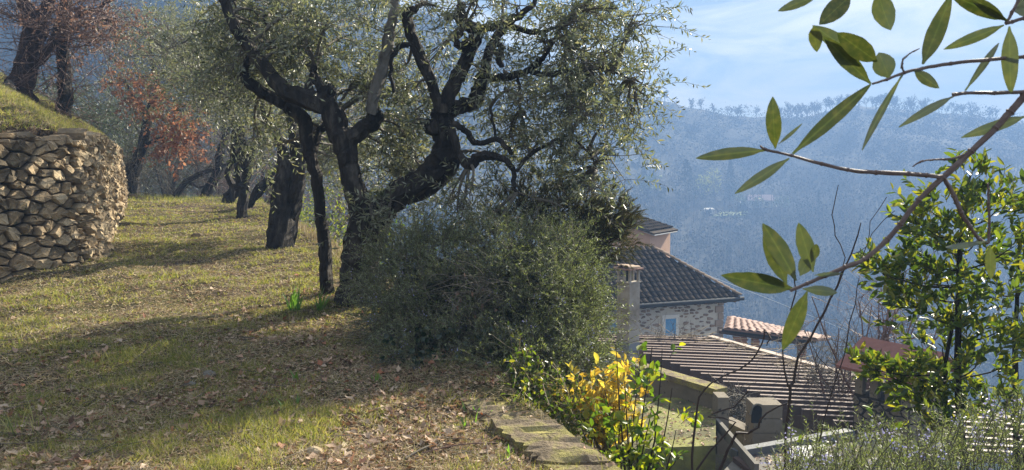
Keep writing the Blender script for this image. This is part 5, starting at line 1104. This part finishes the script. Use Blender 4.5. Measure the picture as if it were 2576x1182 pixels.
for lab, u, v in (('small green bulb shoots below the worn path shadow', 740, 960), ('pair of young green shoots beside the pale rock', 715, 1025), ('young arum shoot in the shade before the rosemary', 950, 960), ('bright young shoots near the corner of the mossy curb', 1165, 1075), ('lone young shoot between the rosemary and the curb', 1190, 1040), ('young leaves beside a dry stick at the bottom edge', 1280, 1150)):
    clump('bulb_shoot', lab, 'shoots', u, v, 6, (.04, .10), .014, 'iris', .5)
def rock(label, u, v, s, mat='stone', sq=.6):
    p = G(u, v); rd = random.Random(u); m = MB(); n = 9; rings = []
    for k, (rr, zz) in enumerate(((.9, -.3), (1, .1), (.85, .5), (.45, .8))): rings.append([(math.cos(6.283*i/n)*rr*s*rd.uniform(.8, 1.15), math.sin(6.283*i/n)*rr*s*sq*rd.uniform(.8, 1.15), zz*s*.75+rd.uniform(-.06, .06)*s) for i in range(n)])
    m.v, m.f = ring_mesh(rings, (0, 0, .62*s)); o = m.build('rock', M[mat]); o.location = p; tag(o, label, 'rock'); return o
rock('pale angular rock at the bottom edge of the path', 790, 1140, .05); rock('small whitish stone lying on the worn path', 478, 972, .042, 'concrete'); rock('half buried tan rock on the far path near the wall', 497, 598, .12)
rock('small rock on the grass before the split trunk', 727, 700, .05); rock('dark stone at the far foot of the wall', 334, 497, .16); rock('flat grey stone at the side of the worn path', 525, 945, .05, 'concrete'); rock('stump-like brown stone embedded in the mossy curb', 1320, 1090, .06, 'core')
m = MB(); p = G(1020, 1160); q = G(1100, 1120); m.tube([p+UPV*.012, (p+q)/2+UPV*.02, q+UPV*.012], [.006, .006, .004], 6, .1, True, 3); o = m.build('stick', M['twig']); tag(o, 'pale dry stick lying near the bottom edge of the path', 'stick')
m = MB(); p = G(1060, 1148); q = G(1250, 1120); m.tube([p+UPV*.012, (p+q)/2+UPV*.03, q+UPV*.012], [.004, .004, .003], 6, .1, True, 3); o = m.build('stick', M['twig_red']); tag(o, 'long thin brown stick pointing at the mossy curb', 'stick')

# ------------------------------------------------------------------ close olive branches with single large leaves
m_, nt, b_, o_ = newmat('large olive leaf')
tcn = nt.nodes.new('ShaderNodeTexCoord'); sx = nt.nodes.new('ShaderNodeSeparateXYZ'); nt.links.new(tcn.outputs['Object'], sx.inputs[0]); ab = nt.nodes.new('ShaderNodeMath'); ab.operation = 'ABSOLUTE'; nt.links.new(sx.outputs[0], ab.inputs[0])
r_, g_ = rnd(nt); basec = ramp(nt, r_, [(.022, .032, .016), (.042, .060, .022), (.070, .088, .03)]); rib = ramp(nt, ab.outputs[0], [(.75, .75, .75), (0, 0, 0)], [.003, .013]); top = mixc(nt, rib, basec, (.09, .125, .045))
nzv = noise(nt, 9, 4); top = mixc(nt, .4, top, ramp(nt, nzv, [(.015, .03, .012), (.05, .06, .025), (.14, .13, .05)], [.35, .5, .72])); bkc = mixc(nt, rib, (.15, .17, .12), (.19, .21, .13)); cc_ = mixc(nt, g_.outputs['Backfacing'], top, bkc)
nt.links.new(cc_, b_.inputs['Base Color']); b_.inputs['Roughness'].default_value = .38
trn = nt.nodes.new('ShaderNodeBsdfTranslucent'); nt.links.new(mixc(nt, 1.0, top, (1.35, 1.35, .6), 'MULTIPLY'), trn.inputs[0]); ms = nt.nodes.new('ShaderNodeMixShader'); ms.inputs[0].default_value = .34
nt.links.new(b_.outputs[0], ms.inputs[1]); nt.links.new(trn.outputs[0], ms.inputs[2]); nt.links.new(ms.outputs[0], o_.inputs[0]); M['olive_big'] = m_
def big_leaf(curv, wrel, seed):
    rd = random.Random(seed); m = MB(); K = 12; W = wrel/2
    for k in range(K+1):
        q = k/K; w_ = W*max(math.sin(math.pi*min(1, max(0, (q-.045)/.955))**.92), 0)**.72 if q > .05 else .012
        if q > .97: w_ = max(w_, .006)
        w_ = max(w_, .010 if q < .07 else 0); zc = curv*(q-.5)**2*.9-curv*.225; 
        for j in (-1, -.5, 0, .5, 1): m.v.append((j*w_*(1+rd.uniform(-.03, .03)), q, -zc+abs(j)*w_*.15+(rd.uniform(-.004, .004) if abs(j) == 1 else 0)))
    for k in range(K):
        for j in range(4): a = k*5+j; m.f.append((a, a+1, a+6, a+5))
    return m
DF = .72
ft = thing('olive_tree', 'close olive branches with large dangling leaves hanging in from beyond the frame', 'tree', (1.95, .85, H(1.95, .85)))
m = MB(); tops = [P(2600, 205, DF), Vector((.72, .75, 1.90)), Vector((1.15, .78, 2.02)), Vector((1.65, .82, 1.7)), Vector((1.92, .85, .8)), Vector((1.95, .85, H(1.95, .85)-.1))]
m.tube([t_ for t_ in tops], [.0035, .008, .014, .025, .032, .04], 9, .08, True, 3, 2, .003); 
for (u_, v_) in ((2638, 138), (2638, 225), (2638, 38), (2598, -80)):
    a_ = P(u_, v_, DF); m.tube([a_, (a_+Vector((.85, .76, 1.94)))/2+Vector((0, 0, .02)), Vector((.85, .76, 1.94))], [.0016, .0025, .004], 6, .05, True, 3, 1, .001)
m.build('trunk', M['bark_pale'], ft)
def bl(pts, name='branch'):
    mm = MB(); q = [P(p[0], p[1], DF+(p[3] if len(p) > 3 else 0)) for p in pts]; rr = [p[2]*1.1*DF/F for p in pts]; mm.tube(q, rr, 8, .10, True, 4, int(pts[0][0]), .00022)
    for k in range(1, len(q)-1): mm.tube([q[k]-(q[k+1]-q[k]).normalized()*.0028, q[k], q[k]+(q[k+1]-q[k]).normalized()*.0028], [rr[k]*.8, rr[k]*1.35, rr[k]*.8], 7, .1)
    return mm.build(name, M['branch'], ft)
M['branch'] = surf('young olive branch', [(.05, .035, .032), (.14, .10, .09), (.28, .24, .22)], 60, 4, .6, .3, .0006, 400)
bl([(2610, 195, 8), (2575, 242, 8), (2540, 282, 8), (2503, 322, 7), (2442, 381, 7), (2371, 447, 7), (2310, 503, 6), (2264, 564, 6), (2232, 602, 6), (2173, 652, 5), (2125, 672, 5), (2076, 693, 5), (2030, 713, 4), (1987, 731, 4)])
bl([(2371, 447, 5), (2330, 441, 5), (2284, 437, 5), (2203, 434, 5), (2132, 427, 4), (2066, 412, 4), (1990, 391, 3), (1926, 376, 3), (1912, 366, 2)])
bl([(2376, 452, 5), (2398, 492, 5), (2417, 534, 5), (2440, 570, 4), (2462, 600, 4), (2486, 612, 3)])
bl([(2434, 384, 3), (2410, 395, 2.5), (2376, 401, 2.5), (2345, 402, 2), (2315, 407, 2), (2295, 419, 1.5)])
bl([(2640, 138, 4), (2575, 143, 4), (2488, 150, 4), (2391, 160, 4), (2320, 172, 3.5), (2274, 183, 3.5), (2230, 200, 3), (2193, 211, 2.5)])
bl([(2640, 225, 4), (2575, 231, 4), (2500, 234, 4), (2427, 234, 3.5), (2396, 239, 5)])
bl([(2640, 38, 4), (2575, 46, 4), (2545, 55, 4), (2530, 58, 5)])
bl([(2533, 55, 3.5), (2545, 30, 3.5), (2566, -10, 3.5), (2575, -60, 3)])
bl([(2274, 183, 2), (2268, 165, 2), (2275, 145, 2), (2300, 128, 1.5), (2312, 122, 1)])
bl([(2600, -80, 4), (2420, -40, 4), (2200, -30, 3.5), (2050, -20, 3)]); 
bl([(2486, 612, 3), (2488, 560, 3), (2486, 510, 2.5), (2484, 460, 2)])
LV = [((1926, 378), (1750, 398), 30, 0), ((1985, 398), (1848, 487), 26, 0), ((1950, 374), (1943, 243), 36, 1), ((1958, 362), (2018, 310), 9, 0), ((1993, 387), (2190, 212), 34, 1), ((2270, 187), (2168, 378), 17, 0),
      ((2320, 162), (2392, -14), 42, 1), ((2298, 176), (2362, 222), 27, 0), ((2190, 211), (2072, 92), 38, 1), ((2175, 152), (2043, 64), 40, 0), ((2205, 155), (2105, 82), 48, 1), ((2236, 197), (2210, 132), 54, 0), ((2046, 66), (2054, 131), 32, 0),
      ((2140, -12), (2060, 62), 46, 1), ((2062, -14), (1956, 28), 24, 0), ((2206, -20), (2240, 76), 50, 0), ((2533, 52), (2392, -12), 36, 1), ((2525, 63), (2373, 124), 27, 0), ((2530, 52), (2436, -12), 24, 1), ((2538, 66), (2542, 237), 36, 0),
      ((2427, 228), (2512, 108), 17, 0), ((2396, 243), (2260, 320), 20, 0), ((2580, 292), (2417, 346), 27, 0), ((1995, 726), (1814, 692), 48, 1), ((2002, 706), (1918, 562), 46, 0), ((1978, 714), (1922, 575), 46, 1), ((2045, 684), (2008, 560), 40, 0), ((2040, 660), (2054, 614), 22, 0),
      ((2012, 694), (2044, 628), 36, 0), ((2048, 692), (2120, 688), 11, 0), ((2018, 726), (2106, 736), 25, 0), ((2030, 733), (1968, 880), 40, 1), ((2484, 606), (2378, 622), 15, 0), ((2490, 618), (2492, 702), 24, 0), ((2552, 30), (2620, 4), 36, 0), ((2560, -5), (2500, -40), 30, 0), ((2555, 20), (2600, -30), 30, 0)]
for i, (a, b, wpx, lit) in enumerate(LV):
    dz0 = .02*math.sin(i*2.3); A_ = P(*a, DF+dz0*.3); B_ = P(*b, DF+dz0+random.uniform(-.012, .012)); L = (B_-A_).length; wrel = wpx*DF/F/L
    me = big_leaf(random.uniform(-.5, .5), min(wrel*1.03, .75), i).mesh('leaf', M['olive_big'], True); d = (B_-A_).normalized(); toc = (Vector((0, 0, 1.6))-A_).normalized()
    nn = toc if lit else -toc; nn = (nn+Vector((random.uniform(-.3, .3), 0, random.uniform(-.2, .3)))*.6).normalized(); o = bpy.data.objects.new('leaf', me); COL.objects.link(o); o.parent = ft; o.matrix_parent_inverse = Matrix.Translation(-ft.location)
    s_ = d.cross(nn).normalized(); n2 = s_.cross(d); o.matrix_basis = Matrix.Translation(A_)@Matrix((s_, d, n2)).transposed().to_4x4()@Matrix.Diagonal((L, L, L, 1))

# ------------------------------------------------------------------ the far hillside
def puff(c, r, n, size, sq=1.0, cone=0):
    d = rdir(n); k = rng.random((n, 1))**.4; p = d*k*np.array([r, r, r*sq])
    if cone: p = np.stack([d[:, 0]*r*(1-rng.random(n)), d[:, 1]*r, 0*d[:, 0]], -1); h = rng.random(n); p = np.stack([d[:, 0]*r*(1-h**1.6)*1.1, d[:, 1]*r*(1-h**1.6)*1.1, (h-.3)*r*sq*2], -1)
    return leafgeo(np.array(c)+p, rdir(n), rdir(n), size, size*.7, 'd')
parts = []; n = 0
cand = 5200; u = rng.uniform(-250, 2850, cand); Dm = np.interp(u, [0, 700, 1600, 2575], [165, 185, 400, 440]); dd = 48+(Dm-52)*rng.random(cand)**.8
x = (u-U0)/F*dd; z = Hn(x, dd)
lawn = [(1780, 540, 1905, 560), (1640, 440, 1700, 452)]
for i in range(cand):
    vv = 441-(z[i]-EYE)/dd[i]*F
    if any(abs(u[i]-hu) < hw and abs(vv-hv) < hh for hu, hv, hw, hh in ((1915, 512, 60, 26), (1640, 430, 55, 28), (1840, 535, 80, 20), (1790, 530, 40, 16))): continue
    r = rng.uniform(2.2, 4.6); parts.append(puff((x[i], dd[i], z[i]+r*.8), r, 34, rng.uniform(.7, 1.1), 1.15))
Vv, Ff = merge(parts); o = link('woodland', npmesh('woodland', Vv, Ff, M['farcrown'])); tag(o, 'hazy winter woodland covering the opposite hillside', 'woodland', kind='stuff')
# thin pale bare trunks in the wood
n = 1500; u = rng.uniform(1450, 2700, n); dd = rng.uniform(90, 330, n); x = (u-U0)/F*dd; z = Hn(x, dd); C = curves(np.stack([x, dd, z], -1), nrm(rng.normal(size=(n, 3))*.08+np.array([0, 0, 1])), rng.uniform(7, 13, n), 4, 0, .05)
tb = [tubes(C, np.linspace(.16, .05, 4)[None].repeat(n, 0), 3)]; S3 = np.repeat(C[:, 2], 5, 0); C3 = curves(S3, nrm(rdir(len(S3))+np.array([0, 0, 1.2])), rng.uniform(2, 4.5, len(S3)), 4, 0, .2); tb.append(tubes(C3, np.linspace(.06, .02, 4)[None].repeat(len(S3), 0), 3))
Vv, Ff = merge(tb); o = link('bare_woodland', npmesh('bare_woodland', Vv, Ff, M['bark_pale'])); tag(o, 'pale bare trunks of the winter wood in the hazy valley', 'woodland', kind='stuff')
# ridge trees, one by one
def bare_tree_mesh(seed, hgt, name='crown'):
    r0 = np.random.default_rng(seed); m = MB(); rd = random.Random(seed)
    segs = []
    def grow(p, d, L, r, lv):
        q = [p]; dd_ = d.copy()
        for k in range(3): dd_ = (dd_+Vector((rd.gauss(0, .13), rd.gauss(0, .13), .06))).normalized(); q.append(q[-1]+dd_*L/3)
        segs.append((q, r))
        if lv == 0: return
        for k in range(7 if lv == 3 else 5):
            a = rd.uniform(0, 6.28); s = rd.uniform(.45, .95); nd = (dd_+Vector((math.cos(a)*s, math.sin(a)*s, rd.uniform(-.25, .3)))).normalized(); grow(q[rd.choice((1, 2, 3)) if k else 3], nd, L*rd.uniform(.55, .78), r*.55, lv-1)
    grow(Vector((0, 0, hgt*.06)), Vector((0, 0, 1)), hgt*.26, .11, 3)
    C = np.array([[tuple(v) for v in s[0]] for s in segs]); rr = np.array([np.linspace(max(s[1]*1.5, .06), max(s[1], .05), 4) for s in segs]); V1, F1 = tubes(C, rr, 3); crown = npmesh('crown', V1, F1, M['bark_far'])
    tk = MB(); tk.tube([(0, 0, -.8), (0, 0, hgt*.04), (0, 0, hgt*.08)], [.26, .2, .14], 6, .05); return crown, tk.mesh('trunk', M['bark_far'])
protos = [bare_tree_mesh(s, h) for s, h in ((1, 11), (2, 10), (3, 12), (4, 9))]
us = sorted([rc.uniform(1690, 2620) for _ in range(66)]+[2150, 2170, 2185, 2030, 2045, 1735, 2270, 2285])
for i, u in enumerate(us):
    D = float(np.interp(u, [0, 700, 1600, 2575], [165, 185, 400, 440]))+rc.uniform(-10, 6); x = (u-U0)/F*D; z = H(x, D)
    a, b = protos[i % 4]; s = rc.uniform(.7, 1.2)*(1.2 if 1960 < u < 2320 else .9)
    t = thing('bare_tree', 'leafless tree standing on the far ridge against the sky', 'tree', (x, D, z), 'bare trees along the far ridge'); t.rotation_euler = (0, 0, rc.uniform(0, 6)); t.scale = (s, s, s)
    for nm, me in (('crown', a), ('trunk', b)): o = bpy.data.objects.new(nm, me); COL.objects.link(o); o.parent = t
pine = [puff((0, 0, 6), 2.3, 150, .75, 1.2), puff((.8, 0, 8), 1.6, 90, .7, 1)]; Vp, Fp = merge(pine); pme2 = npmesh('crown', Vp, Fp, M['farconifer']); tk = MB(); tk.tube([(0, 0, -.5), (0, 0, 5)], [.25, .15], 6, 0); pt = tk.mesh('trunk', M['bark_far'])
for i, u in enumerate((2052, 2070, 2195, 2212, 2228, 2118, 1668, 2240)):
    D = float(np.interp(u, [0, 700, 1600, 2575], [165, 185, 400, 440]))-4; x = (u-U0)/F*D; z = H(x, D); t = thing('pine_tree', 'dark pine standing among the bare trees of the far ridge', 'tree', (x, D, z), 'pines on the far ridge'); s = rc.uniform(.6, 1.0); t.scale = (s,)*3
    for nm, me in (('crown', pme2), ('trunk', pt)): o = bpy.data.objects.new(nm, me); COL.objects.link(o); o.parent = t
# named hillside trees near the houses
def hill_tree(name, label, u, v, hgt, wd, mat, cone=False, n=260, size=.8):
    p = G(u, v); t = thing(name, label, 'tree', tuple(p)); Vv, Ff = puff((p.x, p.y, p.z+hgt*(.35 if cone else .55)), wd, n, size, hgt/wd*(.5 if cone else .5), cone=1 if cone else 0); link('crown', npmesh('crown', Vv, Ff, M[mat]), t)
    m = MB(); m.tube([(p.x, p.y, p.z-.5), (p.x, p.y, p.z+hgt*.4)], [.3, .15], 6, 0); m.build('trunk', M['bark_far'], t)
hill_tree('cypress_tree', 'broad dark cypress above the long pink-roofed farmhouse', 1835, 512, 16, 2.4, 'farconifer', True, 700, .8)
hill_tree('cypress_tree', 'thin dark cypress standing alone downhill of the pink-roofed farmhouse', 2057, 545, 9, .9, 'farconifer', True, 300, .6)
hill_tree('conifer_tree', 'tall hazy conifer below the white porticoed villa', 1725, 505, 14, 4, 'farconifer', True, 500, 1.0)
hill_tree('yellow_tree', 'sunlit yellowish tree behind the small garden shed', 1768, 500, 9, 3.5, 'farbright')
hill_tree('yellow_tree', 'sunlit yellow-green tree beside the broad dark cypress', 1793, 495, 11, 3.5, 'farbright')
hill_tree('round_tree', 'round grey-green tree between shed and pink-roofed farmhouse', 1855, 527, 6, 3, 'olive_far')
hill_tree('round_tree', 'low clipped tree before the pink-roofed farmhouse', 1905, 533, 5, 2.6, 'olive_far')
hill_tree('round_tree', 'low grey-green tree at the end of the pink-roofed farmhouse', 1965, 530, 5.5, 3.2, 'olive_far')
hill_tree('round_tree', 'dark round tree beside the thin lone cypress', 2025, 560, 9, 4.2, 'farconifer')
hill_tree('round_tree', 'pale bushy tree downhill of the white villa', 1628, 500, 8, 3, 'olive_far')
# far houses
def far_house(label, u, v, wpx, hpx, roofpx, mat_roof, windows, depth=6, gable=False, portico=False, name='farmhouse'):
    p = G(u, v+hpx+2); d = p.y; s = d/F; W = wpx*s; Hh = hpx*s; Rr = roofpx*s; t = thing(name, label, 'house', tuple(p)); z0 = p.z
    m = MB(); m.box((p.x, p.y+depth/2, z0+(Hh-3)/2), (W/2, 0, 0), (0, depth/2, 0), (0, 0, (Hh+3)/2)); m.build('wall', M['farwall'], t)
    e = .5
    if not gable:
        for k in (-1, 1):
            m = MB(); y0 = p.y+depth/2+k*(depth/2+e); m.prism([(p.x-W/2-e, y0, z0+Hh), (p.x+W/2+e, y0, z0+Hh), (p.x+W/2+e*.3, p.y+depth/2, z0+Hh+Rr), (p.x-W/2+e*1.6, p.y+depth/2, z0+Hh+Rr)], (0, 0, .18)); m.build('roof', M[mat_roof], t)
    else:
        for k in (-1, 1):
            m = MB(); m.prism([(p.x, p.y-e, z0+Hh+Rr), (p.x+k*(W/2+e), p.y-e, z0+Hh), (p.x+k*(W/2+e), p.y+depth+e, z0+Hh), (p.x, p.y+depth+e, z0+Hh+Rr)], (0, 0, .2)); m.build('roof', M[mat_roof], t)
        m = MB(); m.prism([(p.x-W/2, p.y, z0+Hh), (p.x+W/2, p.y, z0+Hh), (p.x, p.y, z0+Hh+Rr)], (0, depth, 0)); m.build('gable', M['farwall'], t)
    for (fx, fz, fw, fh) in windows: m = MB(); m.box((p.x+fx*W/2, p.y-.02, z0+fz*Hh), (fw/2, 0, 0), (0, .05, 0), (0, 0, fh/2)); m.build('window', M['farpane'], t)
    if portico:
        for fx in (-.9, -.3, .3, .9): m = MB(); m.box((p.x+fx*W/2, p.y-2, z0+Hh*.35), (.25, 0, 0), (0, .25, 0), (0, 0, Hh*.35)); m.build('column', M['white'], t)
        m = MB(); m.box((p.x, p.y-1.4, z0+Hh*.74), (W/2+.2, 0, 0), (0, .9, 0), (0, 0, .3)); m.build('portico_roof', M['white'], t)
    return p
far_house('long farmhouse with pale pink roof on the opposite hillside', 1914, 506, 66, 18, 14, 'farroof', ((-.6, .6, 1.2, 1.4), (-.1, .6, 1.2, 1.4), (.4, .6, 1.2, 1.4)))
far_house('white villa with columned portico on the hazy hillside', 1641, 420, 30, 22, 4, 'farwall', ((-.6, .8, 1, 1.4), (0, .35, 1.4, 2.4), (.6, .8, 1, 1.4)), 6, False, True, 'villa')
far_house('pale gabled house just above the porticoed villa', 1604, 404, 34, 8, 8, 'farwall', ((0, .5, 1.2, 1),), 8, True)
far_house('low pale garden shed below the yellowish trees', 1782, 527, 22, 9, 3, 'farwall', ((0, .5, 2, .9),), 4, False, name='garden_shed')
far_house('small far house with red-tinted roof seen through the old olive branches', 1252, 262, 30, 14, 8, 'farroof', ((-.4, .5, 1, 1.2), (.4, .5, 1, 1.2)), 6, True)
for lab, (ua, va, ub, vb) in (('bright lawn strip beside the garden shed', (1790, 536, 1880, 548)), ('narrow bright lawn terrace under the porticoed villa', (1620, 446, 1665, 450))):
    a, b, c, d = G(ua, vb), G(ub, vb-2), G(ub, va), G(ua+20, va+2); m = MB(); m.prism([a+UPV*.6, b+UPV*.6, c+UPV*.6, d+UPV*.6], (0, 0, -1)); o = m.build('lawn', M['fargrass'], kind='structure')
print('XX OBJECTS', len(sc.objects), 'TRIS', sum(len(o.data.loops)-2*len(o.data.polygons) for o in sc.objects if o.type=='MESH'))
